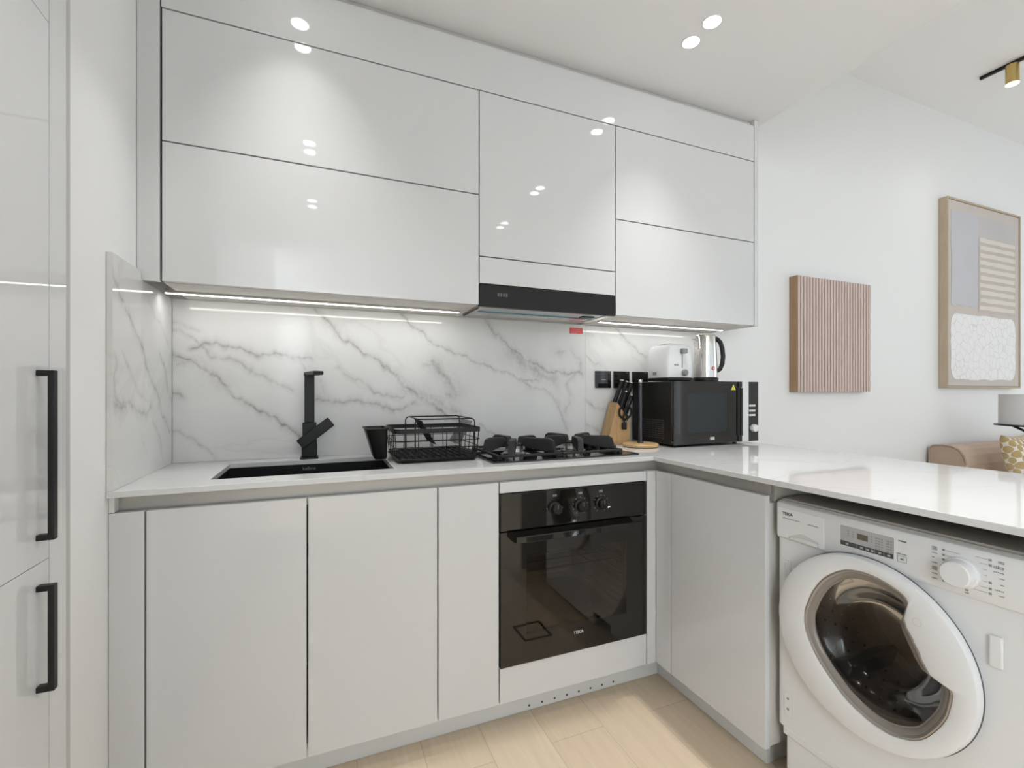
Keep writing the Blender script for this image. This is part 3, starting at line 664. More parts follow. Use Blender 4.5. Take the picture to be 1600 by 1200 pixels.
for k in range(11): b.box(x0+.02+k*.024, x0+.031+k*.024, y0+.02, y1-.02, ZT+.0055, ZT+.0125)
b.build('drip_tray', M['blackplastic'], rk, smooth=True)
rx0, rx1, ry0, ry1 = x0-.006, x1+.006, y0+.002, y1-.004; zr = ZT+.118
b = MB(); P = rrect(rx0, rx1, ry0, ry1, zr, .025); Pi = rrect(rx0+.003, rx1-.003, ry0+.003, ry1-.003, zr, .023)
lo = [(p[0], p[1], zr-.016) for p in P]; li = [(p[0], p[1], zr-.016) for p in Pi]
b.loops([P, lo, li, Pi, P]); b.build('rim', M['black'], rk)
b = MB()
for z, ins in ((ZT+.075, .003), (ZT+.05, .006), (ZT+.024, .010)): b.tube(rrect(rx0+ins, rx1-ins, ry0+ins, ry1-ins, z, .022), .0016, 6, True)
for k in range(6):
    x = rx0+.03+k*(rx1-rx0-.06)/5
    for y in (ry0+.002, ry1-.002): b.tube([(x, y, zr-.01), (x, y+(.008 if y < 1.7 else -.008), ZT+.02)], .0016, 6)
for k in range(5):
    y = ry0+.03+k*(ry1-ry0-.06)/4
    for x in (rx0+.002, rx1-.002): b.tube([(x, y, zr-.01), (x+(.008 if x < .4 else -.008), y, ZT+.02)], .0016, 6)
b.build('wire_basket', M['black'], rk, smooth=True)
b = MB()
for k in range(8):
    y = ry0+.02+k*(ry1-ry0-.04)/7; b.tube([(rx0+.01, y, ZT+.022), (rx1-.01, y, ZT+.022)], .0014, 6)
for k in range(13):
    x = rx0+.02+k*(rx1-rx0-.04)/12; b.tube([(x, ry0+.01, ZT+.0245), (x, ry1-.01, ZT+.0245)], .0014, 6)
b.build('wire_floor', M['black'], rk, smooth=True)
# raised glass holder hoops
hx0, hx1 = rx0+.070, rx1-.022; hz = ZT+.150
def hoop(y):
    return [(hx0, y, ZT+.026), (hx0, y, hz-.012), (hx0+.004, y, hz-.004), (hx0+.012, y, hz), (hx1-.012, y, hz), (hx1-.004, y, hz-.004), (hx1, y, hz-.012), (hx1, y, ZT+.026)]
b = MB(); b.tube(hoop(ry0+.016), .0024, 8); b.tube(hoop(ry1-.05), .0024, 8); b.tube([(hx0+.012, ry0+.016, hz), (hx0+.012, ry1-.05, hz)], .0022, 8); b.tube([(hx1-.012, ry0+.016, hz), (hx1-.012, ry1-.05, hz)], .0022, 8)
b.build('glass_holder', M['black'], rk, smooth=True)
for j in range(2):
    b = MB(); xa = hx0+.035+j*.10
    for k in range(13):
        y = ry0+.03+k*.0115
        b.tube([(xa+.012*j+.05*q-.01, y, hz-.006-.085*q**(1.0 if j == 0 else .8)) if j == 0 else (xa+.075-.05*q, y, hz-.010-.085*q) for q in (0, .25, .5, .75, 1)], .0012, 5)
    b.build('divider_mesh', M['black'], rk, smooth=True)
# utensil cup hung on the rack's left end
b = MB(); cx, cy = rx0-.046, 1.705
def cup(z, w, d, dx): return rrect(cx-w/2+dx, cx+w/2+dx, cy-d/2, cy+d/2, z, .010)
b.loops([cup(ZT+.010, .038, .088, .008), cup(ZT+.018, .044, .094, .007), cup(ZT+.112, .072, .118, -.006), cup(ZT+.116, .080, .124, -.007), cup(ZT+.120, .080, .124, -.007), cup(ZT+.120, .068, .112, -.007), cup(ZT+.02, .040, .088, .007)], True, True, True)
b.build('utensil_cup', M['blackplastic'], rk, smooth=True)

# ------------------------------------------------------------------ wall sockets, sticker
for xa, xb, lab in ((1.214, 1.303, 'square black wall switch, leftmost of the three above the knife block'), (1.319, 1.412, 'square black wall switch, middle one of the three on the splashback'), (1.429, 1.524, 'square black wall switch, right one of the three, beside the toaster')):
    t = thing('wall_switch', ((xa+xb)/2, YW, 1.165), lab, 'switch', 'black switches on the splashback')
    B(xa, xb, YW-.0075, YW-.0004, 1.165, 1.247).build('plate', M['blackglass'], t, .0015)
    cxm = (xa+xb)/2; B(cxm-.012, cxm+.012, YW-.0084, YW-.0077, 1.204, 1.2065).build('switch_mark', M['lightprint'], t)
    B(cxm+.024, cxm+.036, YW-.0082, YW-.0077, 1.238, 1.2415).build('corner_mark', M['dimprint'], t)
t = thing('warning_sticker', (1.11, YW, 1.42), 'small red rectangular sticker on the splashback below the hood', 'sticker')
B(1.076, 1.145, YW-.0014, YW-.0004, 1.421, 1.449).build('label', M['red'], t)
b = MB()
for z, w in ((1.443, .05), (1.4365, .044), (1.430, .052), (1.4245, .03)): 
    for k in range(int(w/.006)): b.box(1.084+k*.0065, 1.0885+k*.0065, YW-.0017, YW-.0014, z-.0012, z+.0012)
b.build('print', M['redtext'], t)

# ------------------------------------------------------------------ knife block, scissors and knives
kx, ky = 1.222, 1.805
kb = thing('knife_block', (1.28, 1.85, ZT), 'slanted light bamboo knife block beside the hob', 'knife block')
b = MB(); prof = [(0, 0), (.118, 0), (.118, .130), (.098, .138), (.052, .196)]
Rk = Matrix.Translation((kx, ky+.010, ZT+.0008)) @ Matrix.Rotation(math.radians(-6), 4, 'Z')
b.prism(prof, lambda a, z, y: tuple(Rk @ Vector((a, y, z))), 0., .080)
b.build('block', M['bamboo'], kb, .002)
# knives stand in the slanted top face
d0 = Vector((.37, 0, .93)).normalized()
spots = [(.062, .052, .122, 'leftmost tall black knife handle in the bamboo block'), (.080, .050, .140, 'middle tall black knife handle in the bamboo block'), (.098, .048, .158, 'right tall black knife handle in the bamboo block'),
         (.079, .020, .086, 'short black knife handle in front row of the bamboo block'), (.104, .020, .100, 'short black knife handle next to the towel pole')]
for a, y, L, lab in spots:
    z = .196-(a-.052)*1.22+.002
    base = Vector((a, y, z)); kn = thing('kitchen_knife', tuple(Rk @ base), lab, 'knife', 'knives in the bamboo block')
    side = Vector((0, 1, 0)); up = d0.cross(side).normalized()
    rings = []
    for q, w, th_ in ((0, .0095, .007), (.15, .0115, .0075), (.5, .0100, .0072), (.85, .0118, .0075), (.985, .0105, .007)):
        c_ = base+d0*(L*q)
        rings.append([tuple(Rk @ (c_+up*(w*math.cos(t_))+side*(th_*math.sin(t_)))) for t_ in [2*PI*k/12 for k in range(12)]])
    MB().loops(rings, True, True, True).build('handle', M['blackplastic'], kn, smooth=True)
    c_ = base+d0*(L*.985); rings = [[tuple(Rk @ (c_+d0*h_+up*(.0102*s_*math.cos(t_))+side*(.0068*s_*math.sin(t_)))) for t_ in [2*PI*k/12 for k in range(12)]] for h_, s_ in ((0, 1), (.005, .95))]
    MB().loops(rings, True, True, True).build('end_cap', M['steel'], kn, smooth=True)
sc = thing('scissors', tuple(Rk @ Vector((.09, -.014, .09))), 'black handled kitchen scissors hanging at the front of the bamboo block', 'scissors')
for sgn, cxs, czs in ((-1, .070, .150), (1, .104, .152)):
    ring = [Vector((cxs+.014*math.cos(t_), -.012, czs+.024*math.sin(t_))) for t_ in [2*PI*k/18 for k in range(18)]]
    b = MB(); b.tube([tuple(Rk @ p) for p in ring], .0048, 8, True)
    b.tube([tuple(Rk @ Vector(p)) for p in ((cxs+.002*-sgn, -.012, czs-.024), (.087-sgn*.002, -.012, .105), (.080, -.012, .076))], .0065, 8)
    b.build('handle', M['blackplastic'], sc, smooth=True)
b = MB(); b.lathe(tuple(Rk @ Vector((.086, -.020, .108))), [(.005, -.002), (.005, .003)], 16, 'Y'); b.build('pivot', M['steel'], sc, smooth=True)
b = MB(); b.box(.071, .092, -.018, -.004, .070, .100, Rk); b.build('blade_guard', M['blackplastic'], sc, .002)

# paper towel stand
ps = thing('paper_towel_stand', (1.322, 1.702, ZT), 'empty paper towel stand, dark pole on round wooden base', 'paper towel holder')
MB().lathe((1.322, 1.702, ZT+.0006), [(.070, 0), (.078, .003), (.079, .011), (.075, .015), (.0, .0155)], 48).build('base', M['board'], ps, smooth=True)
MB().lathe((1.322, 1.702, ZT+.016), [(.013, 0), (.013, .008), (.0085, .010), (.0085, .272)], 20).build('pole', mat('gunmetal_tube', (.075, .075, .09), .35, .7), ps, smooth=True)
MB().lathe((1.322, 1.702, ZT+.288), [(.0092, 0), (.0095, .006), (.006, .011), (.0, .012)], 20).build('pole_cap', M['steel'], ps, smooth=True)

# ------------------------------------------------------------------ microwave
mx0, mx1, my0, my1, mz0, mz1 = 1.420, 1.932, 1.600, 1.893, .912, 1.194
mw = thing('microwave', (1.68, 1.75, ZT), 'black microwave oven with silver door strip on the worktop corner', 'microwave')
b = MB(); b.box(mx0+.001, mx1-.001, my0+.018, my1, mz0, mz1-.001)
b.build('body', M['blackplastic'], mw, .004)
dx1 = 1.822; sx1_ = 1.866
b = MB(); gx0, gx1, gz0, gz1 = 1.497, 1.735, .963, 1.140
b.box(mx0, gx0, my0, my0+.017, mz0, mz1); b.box(gx1, dx1-.024, my0, my0+.017, mz0, mz1); b.box(gx0, gx1, my0, my0+.017, mz0, gz0); b.box(gx0, gx1, my0, my0+.017, gz1, mz1)
dr = b.build('door', M['blackglass'], mw)
B(gx0+.0003, gx1-.0003, my0+.001, my0+.004, gz0+.0003, gz1-.0003).build('window', mat('microwave_window', (.018, .023, .025), .06), dr)
b = MB(); b.box(dx1-.022, dx1, my0-.004, my0+.017, mz0, mz0+.028); b.box(dx1-.022, dx1, my0-.004, my0+.017, mz1-.028, mz1); b.box(dx1-.022, dx1-.004, my0+.002, my0+.017, mz0+.028, mz1-.028)
b.build('handle_mounts', M['blackplastic'], dr)
MB().tube([(dx1-.013, my0-.012, mz0+.030), (dx1-.013, my0-.012, mz1-.030)], .006, 10).build('handle', M['blackglass'], dr, smooth=True)
B(dx1+.0005, sx1_, my0-.002, my0+.017, mz0, mz1).build('silver_strip', mat('silver_paint', (.72, .72, .70), .35, .2), mw, .001)
cp = B(sx1_+.0005, mx1, my0, my0+.017, mz0, mz1).build('control_panel', M['blackglass'], mw, .001)
for z in (1.076, 1.052, 1.031): B(sx1_+.004, sx1_+.045, my0-.002, my0-.0002, z, z+.0095).build('button', mat('silver_button', (.68, .68, .66), .35, .3), mw, .001)
MB().lathe((1.897, my0-.0003, .974), [(.019, 0), (.018, -.014), (.016, -.017)], 32, 'Y').build('dial', mat('silver_dial', (.75, .75, .73), .25, .4), mw, smooth=True)
b = MB(); tzc = 1.168; b.prism([(1.771-.014, tzc-.013), (1.771+.014, tzc-.013), (1.771, tzc+.013)], lambda a, z, y: (a, y, z), my0-.0008, my0-.0002); b.build('warning_triangle', M['yellow'], dr)
b = MB(); b.prism([(1.771-.0015, tzc-.006), (1.771+.0015, tzc-.006), (1.771+.0008, tzc+.005), (1.771-.0008, tzc+.005)], lambda a, z, y: (a, y, z), my0-.0011, my0-.0008); b.build('warning_mark', M['darkprint'], dr)
b = MB()
for k in range(3):
    b.box(1.629+k*.009, 1.6365+k*.009, my0-.0009, my0-.0002, .928, .941)
b.build('badge', M['lightprint'], dr)
b = MB()
for k in range(9):
    for j in range(8): b.box(mx0-.0006, mx0+.0009, 1.665+j*.022, 1.681+j*.022, .935+k*.010, .939+k*.010)
b.build('side_vents', M['darkprint'], mw)
for x, y in ((1.450, 1.625), (1.90-.09, 1.63), (1.450, 1.86), (1.90, 1.86)): MB().lathe((x, y, ZT+.0004), [(.009, 0), (.010, .0115)], 16).build('foot', M['blackplastic'], mw, smooth=True)

# ------------------------------------------------------------------ toaster
ts = thing('toaster', (1.51, 1.73, mz1), 'white two-slot toaster with dark lever on top of the microwave', 'toaster')
tx0, tx1, ty0, ty1, tz = 1.438, 1.590, 1.662, 1.800, mz1
b = MB(); prof = [(tx0+.002, .018), (tx1-.002, .018), (tx1, .05), (tx1-.006, .150), (tx1-.020, .168), (tx1-.045, .173), (tx0+.045, .173), (tx0+.020, .168), (tx0+.006, .150), (tx0, .05)]
rings = [[(x if abs(ins) < 1e-9 else x+(1 if x < 1.514 else -1)*ins, y, tz+z-(ins if z > .1 else 0)) for x, z in prof] for y, ins in ((ty0, .008), (ty0+.004, .003), (ty0+.012, 0), (ty1-.012, 0), (ty1-.003, .003), (ty1, .008))]
b.loops(rings, True, True, True); b.build('body', M['white_plastic'], ts, smooth=True)
B(tx0+.001, tx1-.001, ty0+.001, ty1-.001, tz+.003, tz+.0175).build('base', M['blackplastic'], ts, .004)
for k in (0, 1): B(1.478+k*.045, 1.502+k*.045, ty0+.025, ty1-.02, tz+.1732, tz+.1740).build('bread_slot', M['darkprint'], ts)
B(1.5225, 1.5255, ty0-.0012, ty0+.0004, tz+.062, tz+.150).build('lever_slot', M['greyprint'], ts)
B(1.511, 1.540, ty0-.020, ty0-.0014, tz+.128, tz+.150).build('lever', M['greyprint'], ts, .003)
MB().lathe((1.535, ty0-.0004, tz+.040), [(.0155, 0), (.0145, -.012), (.012, -.014)], 28, 'Y').build('browning_dial', M['greyprint'], ts, smooth=True)
b = MB()
for k in range(5): b.box(1.478+k*.005, 1.4815+k*.005, ty0-.0008, ty0+.0004, tz+.072, tz+.079)
b.build('print', M['greyprint'], ts)
b = MB()
for k in range(2): b.box(tx0-.0010, tx0+.0004, 1.735+k*.014, 1.745+k*.014, tz+.030, tz+.044)
b.build('badge', M['greyprint'], ts)

# ------------------------------------------------------------------ kettle
kt = thing('kettle', (1.690, 1.690, mz1), 'polished steel jug kettle with black handle on top of the microwave', 'kettle')
kcx, kcy = 1.690, 1.690
MB().lathe((kcx, kcy, mz1+.0005), [(.055, 0), (.058, .004), (.058, .014), (.054, .020)], 40).build('base', M['blackplastic'], kt, smooth=True)
MB().lathe((kcx, kcy, mz1+.021), [(.053, 0), (.0535, .01), (.0525, .07), (.0495, .13), (.0455, .185), (.044, .196)], 48).build('body', M['chrome'], kt, smooth=True)
MB().lathe((kcx, kcy, mz1+.2175), [(.0455, 0), (.044, .005), (.030, .008), (.0, .009)], 40).build('lid', M['steel'], kt, smooth=True)
b = MB(); A = lambda da, r_, z: (kcx+r_*math.cos(da), kcy+r_*math.sin(da), mz1+z)
base = math.radians(158)
b.loops([[A(base-.42, .0445, .205), A(base, .066, .206), A(base+.42, .0445, .205)], [A(base-.38, .0455, .188), A(base, .056, .186), A(base+.38, .0455, .188)], [A(base-.2, .0485, .160), A(base, .0505, .160), A(base+.2, .0485, .160)]], True, True, True)
b.build('spout', M['chrome'], kt)
b = MB(); pts = [(.040, .210), (.056, .204), (.072, .188), (.081, .160), (.085, .120), (.081, .085), (.070, .060), (.052, .050)]
rings = []
for i, (r_, z) in enumerate(pts):
    p0 = pts[max(i-1, 0)]; p1 = pts[min(i+1, len(pts)-1)]; tx_, tz_ = p1[0]-p0[0], p1[1]-p0[1]; l_ = math.hypot(tx_, tz_); nx_, nz_ = tz_/l_, -tx_/l_
    rings.append([(kcx+(r_+nx_*.0105*math.cos(t_))*.927+.011*math.sin(t_)*.375, kcy-(r_+nx_*.0105*math.cos(t_))*.375+.011*math.sin(t_)*.927, mz1+z+nz_*.0105*math.cos(t_)) for t_ in [2*PI*k/12 for k in range(12)]])
b.loops(rings, True, True, True); b.build('handle', M['blackplastic'], kt, smooth=True)
MB().lathe((kcx-.004, kcy-.0530, mz1+.062), [(.0085, -.0022), (.0085, .001)], 24, 'Y').build('power_mark', M['red'], kt, smooth=True)
MB().lathe((kcx-.004, kcy-.0555, mz1+.062), [(.005, -.0004), (.005, .0008)], 24, 'Y').build('power_mark_centre', M['lightprint'], kt, smooth=True)

# ------------------------------------------------------------------ washing machine in the peninsula bay
WXF = 1.222; wy1, wy0 = .949, .372   # front plane; left and right edge as seen
wm = thing('washing_machine', (1.5, .66, 0), 'white built-in front-loading washing machine under the peninsula worktop', 'washing machine')
yc, zc, Rw = .7066, .531, .216
b = MB()
def rbox(x0, x1, y0, y1, z0, z1, r, rr, inset=0):
    """plan-rounded box: left edge radius r, right edge radius rr on the front"""
    P = []
    n = 6
    for k in range(n+1): a = PI/2*k/n; P.append((x0+r-r*math.cos(a) if False else x0+r*(1-math.sin(PI/2-a)) if False else x0+r*(1-math.cos(a)), y1-r+r*math.sin(a)))
    P.append((x1, y1)); P.append((x1, y0))
    for k in range(n+1): a = PI/2*(1-k/n); P.append((x0+rr*(1-math.cos(a)), y0+rr-rr*math.sin(a)))
    return [[(x, y, z) for x, y in P] for z in (z0, z1)]
# front sheet with a round porthole: built as ring between rounded rectangle and circle, plus sides
n = 72; th = [2*PI*k/n for k in range(n)]
hy, hz_ = .664, .531
def rect_ray(a, y0, y1, z0, z1):
    c_, s_ = math.cos(a), math.sin(a); t_ = 9
    if c_ > 1e-6: t_ = min(t_, (y1-yc)/c_)
    if c_ < -1e-6: t_ = min(t_, (y0-yc)/c_)
    if s_ > 1e-6: t_ = min(t_, (z1-zc)/s_)
    if s_ < -1e-6: t_ = min(t_, (z0-zc)/s_)
    return yc+c_*t_, zc+s_*t_
fy0, fy1, fz0, fz1 = wy0+.06, wy1-.012, .190, .728
angs = sorted(th+[math.atan2(z-zc, y-yc) % (2*PI) for y in (fy0, fy1) for z in (fz0, fz1)])
ro = [(WXF, *rect_ray(a, fy0, fy1, fz0, fz1)) for a in angs]; ri = [(WXF, yc+.19*math.cos(a), zc+.19*math.sin(a)) for a in angs]; rj = [(WXF+.05, yc+.18*math.cos(a), zc+.18*math.sin(a)) for a in angs]
b.loops([ro, ri, rj])
body = b.build('front_sheet', M['white_enamel'], wm)
b = MB()
pl_ = []   # curved right edge + left edge + sides
def curve_r(x_f, r, y_flat, k): a = PI/2*k/6; return (x_f+r*(1-math.cos(a)), y_flat-r*math.sin(a))
P = [(WXF+.55, wy1), (WXF+.012, wy1), (WXF+.004, wy1-.004), (WXF, fy1)]
for z0_, z1_ in ((.190, .728),):
    b.loops([[(x, y, z0_) for x, y in P], [(x, y, z1_) for x, y in P]], close=False)
    Pr = [curve_r(WXF, .058, fy0, k) for k in range(7)]+[(WXF+.55, wy0)]
    b.loops([[(x, y, z0_) for x, y in Pr], [(x, y, z1_) for x, y in Pr]], close=False)
b.box(WXF+.02, WXF+.55, wy0+.002, wy1-.002, .724, .828); b.box(WXF+.545, WXF+.55, wy0, wy1, .03, .724)
b.build('cabinet_body', M['white_enamel'], wm, smooth=True)
# fascia
FXF = 1.213; b = MB()
P = [(WXF+.045, wy1), (FXF+.012, wy1-.0005), (FXF+.004, wy1-.003), (FXF, wy1-.011)]+[curve_r(FXF, .062, wy0+.066, k) for k in range(7)]+[(WXF+.30, wy0)]
rings = []
for z, o_ in ((.7245, .012), (.728, .004), (.736, 0), (.822, 0), (.8275, .003), (.830, .010)):
    rings.append([(x+o_ if i > 0 else x, y, z) for i, (x, y) in enumerate(P)])
b.loops(rings, True, True, True); fas = b.build('control_fascia', M['white_plastic'], wm, smooth=True)
b = MB(); b.box(FXF+.015, WXF+.5, wy0+.004, wy1-.004, .8302, .8335); b.build('top_trim', M['alu'], wm)
b = MB(); b.box(FXF+.024, WXF+.5, wy0+.006, wy1-.006, .8337, .838); b.build('top_plate', M['alu'], wm)
# base plinth below the sheet
b = MB(); b.box(WXF+.006, WXF+.022, wy0+.03, wy1-.024, .012, .186); b.build('kick_panel', M['white_enamel'], wm, .004)
b = MB(); b.box(WXF-.001, WXF+.012, wy0+.06, wy1-.018, .168, .192)
b.build('lower_lip', M['white_enamel'], wm, .004)
for y in (.90, .84, .46, .40): MB().lathe((WXF+.08 if y in (.90, .40) else WXF+.3, y, .001), [(.02, 0), (.02, .01), (.008, .012), (.008, .03)], 16).build('foot', M['blackplastic'], wm, smooth=True)
B(WXF+.0045, WXF+.0058, .845, .852, .085, .10).build('kick_mark', M['greyprint'], wm)
# detergent drawer
pz = FXF-.0012
b = MB(); hcut = [(.906, .739), (.867, .757), (.822, .745)]
dy0, dy1, dz0, dz1 = .808, .939, .733, .8155
b.prism([(dy1, dz1), (dy0, dz1), (dy0, dz0), (.822, .7335), (.822, .7445), (.867, .757), (.906, .740), (.906, .7335), (dy1, dz0)], lambda y, z, x: (x, y, z), FXF-.0014, FXF+.004)
dw = b.build('detergent_drawer', M['white_plastic'], wm, .0006)
B(FXF+.0002, FXF+.001, .8225, .9055, .7345, .757).build('finger_recess', mat('recess_grey', (.12, .12, .115), .6), dw)
b = MB(); b.prism([(.904, .7335), (.824, .7335), (.826, .7395), (.866, .7425), (.902, .7360)], lambda y, z, x: (x, y, z), FXF-.001, FXF+.0001); b.build('finger_ledge', M['white_plastic'], dw)
text(M['darkprint'], 'TEKA', 'logo', dw, (FXF-.0018, .909, .8005), .0115, '-X', wide=1.1, bold=True)
def bars(mat_, parent, name, y_left, z, w, h, seg, x=FXF-.0006, th_=.0004, gap=.3):
    b = MB(); s_ = w/seg
    for k in range(seg):
        ww = s_*(1-gap); hh = h*(.7+.3*((k*7) % 3)/2)
        b.box(x-th_, x, y_left-k*s_-ww, y_left-k*s_, z, z+hh)
    return b.build(name, mat_, parent)
bars(M['greyprint'], dw, 'print', .9235, .787, .052, .0026, 22, FXF-.0015); bars(M['greyprint'], dw, 'model_print', .851, .7855, .029, .003, 10, FXF-.0015)
# display
dp = B(FXF-.0012, FXF+.001, .648, .7655, .7605, .809).build('display', M['display'], wm, .0004)
zz = (.7655, .7275, .7065, .6868, .6675, .648)
for k in range(5): B(FXF-.0022, FXF-.0013, zz[k+1]+.0012, zz[k]-.0004, .7608, .7715).build('touch_key', M['darkprint'], dp)
b = MB()
for k, yk in enumerate((.749, .716, .702, .692, .676, .657)): b.box(FXF-.0026, FXF-.0022, yk-.003, yk+.003, .764, .7685)
b.build('key_symbols', M['display'], dp)
lc = B(FXF-.0019, FXF-.0013, .7025, .7265, .7845, .7985).build('digit_window', M['lcd'], dp)
text(M['digit'], '1:88', 'digits', lc, (FXF-.0024, .7145, .7913), .0120, '-X', wide=.95)
b = MB()
for j, (y_, w_) in enumerate(((.747, .003), (.736, .003), (.694, .003), (.684, .004), (.678, .004), (.672, .003), (.660, .006), (.653, .003))):
    for k in range(5):
        if j < 3 and k > 2: continue
        z_ = .800-.0062*k-(0 if j < 4 else 0); b.box(FXF-.0016, FXF-.0013, y_-w_/2, y_+w_/2, z_-.0028, z_)
b.build('display_print', M['greyprint'], dp)
bars(M['darkprint'], fas, 'print', .639, .8055, .016, .0030, 5); bars(M['greyprint'], fas, 'print', .643, .7765, .021, .0026, 7)
b = MB(); 
for r in ((.623, .641, .7725, .7731), (.623, .641, .7590, .7596), (.623, .6236, .7596, .7725), (.6404, .641, .7596, .7725), (.629, .635, .764, .768)): b.box(FXF-.0009, FXF-.0004, r[0], r[1], r[2], r[3])
b.build('start_key_outline', M['greyprint'], fas)
# programme dial and its legend
kn = MB().lathe((FXF, .528, .7735), [(.0315, -.0004), (.0305, -.004), (.0275, -.006), (.0255, -.024), (.0235, -.0262), (.0, -.0266)], 48, 'X').build('programme_dial', M['white_plastic'], wm, smooth=True)
for i, z in enumerate((.8105, .800, .790, .779, .768, .7555, .7455)):
    for j in range(3 if i in (0, 4) else 1): bars(M['greyprint'], fas, 'legend', .5765, z-.003*j+(.002 if i in (0, 4) else 0), .010 if i not in (2,) else .005, .0022, 4)
    B(FXF-.0009, FXF-.0004, .5545, .5585, z-.001, z+.003).build('legend_symbol', M['greyprint'], fas)
    ye_ = (.529, .538, .546, .5475, .5475, .544, .530)[i]
    B(FXF-.0008, FXF-.0004, max(ye_, .5), .553, z+.0006, z+.0012).build('legend_line', M['greyprint'], fas)
for i, z in enumerate((.8135, .803, .792, .781, .769, .757, .7475)):
    w_ = (.009, .016, .016, .008, .006, .014, .008)[i]
    for j in range(2 if i < 2 else 1): bars(M['greyprint'], fas, 'legend', .462+w_, z+.001-.003*j, w_, .0022, 5)
    if i not in (2, 3): B(FXF-.0009, FXF-.0004, .4805, .4848, z-.0012, z+.003).build('legend_symbol', M['greyprint'], fas)
    yb_ = (.506, .4995, .4955, .494, .4945, .499, .508)[i]
    B(FXF-.0008, FXF-.0004, .487, yb_-.001, z+.0006, z+.0012).build('legend_line', M['greyprint'], fas)
B(FXF-.0009, FXF-.0004, .516, .5215, .7395, .7435).build('legend_symbol', M['greyprint'], fas); bars(M['darkprint'], fas, 'legend', .5215, .735, .007, .002, 3)
# door: round ring with a notched glass
doorx = 1.188
go = (sum(p[0] for p in GLASS)/len(GLASS), sum(p[1] for p in GLASS)/len(GLASS)); gy, gz = .690, .540
GA = sorted(((math.atan2(z-gz, y-gy) % (2*PI)), math.hypot(y-gy, z-gz)) for y, z in GLASS)
GAx = np.array([a for a, _ in GA]); GRx = np.array([r for _, r in GA])
def gr(a): return float(np.interp(a % (2*PI), np.concatenate([GAx-2*PI, GAx, GAx+2*PI]), np.tile(GRx, 3)))
nn = 144; ang = [2*PI*k/nn for k in range(nn)]
def circ_pt(a, R_):
    dy, dz = math.cos(a), math.sin(a); oy, oz = gy-yc, gz-zc; bq = oy*dy+oz*dz; cq = oy*oy+oz*oz-R_*R_
    t_ = -bq+math.sqrt(bq*bq-cq); return gy+dy*t_, gz+dz*t_
def ring_c(x, R_): return [(x, *circ_pt(a, R_)) for a in ang]
def ring_g(x, s_, off=0): return [(x, gy+math.cos(a)*(gr(a)*s_+off), gz+math.sin(a)*(gr(a)*s_+off)) for a in ang]
wd_ = MB().loops([ring_c(WXF-.002, .211), ring_c(WXF-.008, Rw), ring_c(doorx+.010, Rw), ring_c(doorx+.003, .213), ring_c(doorx, .205), ring_g(doorx, 1, .010), ring_g(doorx+.002, 1, .004), ring_g(doorx+.014, 1, .0), ring_g(WXF-.003, 1, .003)]).build('porthole_door', M['white_plastic'], wm, smooth=True)
MB().loops([ring_g(doorx+.004, 1, .0025), ring_g(doorx+.003, 1, -.0005), ring_g(doorx+.006, 1, -.0045), ring_g(doorx+.012, 1, -.005)]).build('glass_rim', mat('porthole_rim', (.36, .33, .30), .3, .6), wd_, smooth=True)
MB().loops([ring_g(doorx+.006, 1, -.0048), ring_g(doorx+.009, 1, -.012), ring_g(doorx+.015, 1, -.016), ring_g(doorx+.016, 1, -.019)]).build('glass_bezel', mat('porthole_bezel', (.23, .205, .18), .28), wd_, smooth=True)
MB().tube([(FXF-.003, yc+(Rw+.0006)*math.cos(2*PI*k/120), zc+(Rw+.0006)*math.sin(2*PI*k/120)) for k in range(120)], .0013, 6, True).build('door_gap_shade', mat('dark_gap_shade', (.10, .10, .095), .6), wm, smooth=True)  # dark tube along the door edge, painted shade of its gap
def lerp_ring(x, f_, R_): # from notched outline to circle of radius R_
    out = []
    for a in ang:
        y1_, z1_ = gy+math.cos(a)*(gr(a)-.004), gz+math.sin(a)*(gr(a)-.004); y2_, z2_ = gy+math.cos(a)*R_, gz+math.sin(a)*R_
        out.append((x, y1_+(y2_-y1_)*f_, z1_+(z2_-z1_)*f_))
    return out
MB().loops([lerp_ring(doorx+.010, 0, .1), lerp_ring(doorx+.016, .25, .118), lerp_ring(doorx+.026, .6, .118), lerp_ring(doorx+.044, 1, .112), lerp_ring(doorx+.062, 1, .102), lerp_ring(doorx+.072, 1, .085), lerp_ring(doorx+.075, 1, .05), lerp_ring(doorx+.076, 1, .001)], cap1=True).build('door_glass', M['doorglass'], wd_, smooth=True)
MB().lathe((WXF, yc, zc), [(.186, -.004), (.176, .006), (.158, .018), (.158, .040), (.166, .050)], 64, 'X', False, False).build('door_seal', mat('grey_rubber_seal', (.17, .16, .15), .45), wm, smooth=True)
MB().lathe((WXF+.05, yc, zc), [(.160, .0), (.20, .015), (.205, .03), (.205, .27), (.19, .29), (.0, .30)], 64, 'X', False, True).build('drum', mat('drum_steel', (.42, .38, .34), .5, 1.), wm, smooth=True)
for k in range(3):
    a = math.radians(100+120*k); R = Matrix.Translation((0, yc, zc)) @ Matrix.Rotation(a, 4, 'X')
    m = MB(); m.prism([(-.028, .203), (.028, .203), (.008, .150), (-.008, .150)], lambda y, z, x: tuple(R @ Vector((x, y, z))), WXF+.085, WXF+.30)
    m.build('drum_paddle', mat('drum_paddle_steel', (.10, .10, .10), .4, .8), wm, .006, 3)
b = MB()
for k in range(36):
    for j in range(5):
        a = 2*PI*k/36+(j % 2)*.087; b.lathe((WXF+.10+j*.038, yc+.2035*math.cos(a), zc+.2035*math.sin(a)), [(.0028, -.0028), (.004, 0), (.0028, .0028)], 6, 'X')
b.build('drum_holes', M['darkprint'], wm)
MB().loops([[(doorx-.0006, .591+r*math.cos(a), .647+r*math.sin(a)) for a in [2*PI*k/24 for k in range(24)]] for r in (.0085, .0078)]).build('round_mark', M['edge'], wd_)
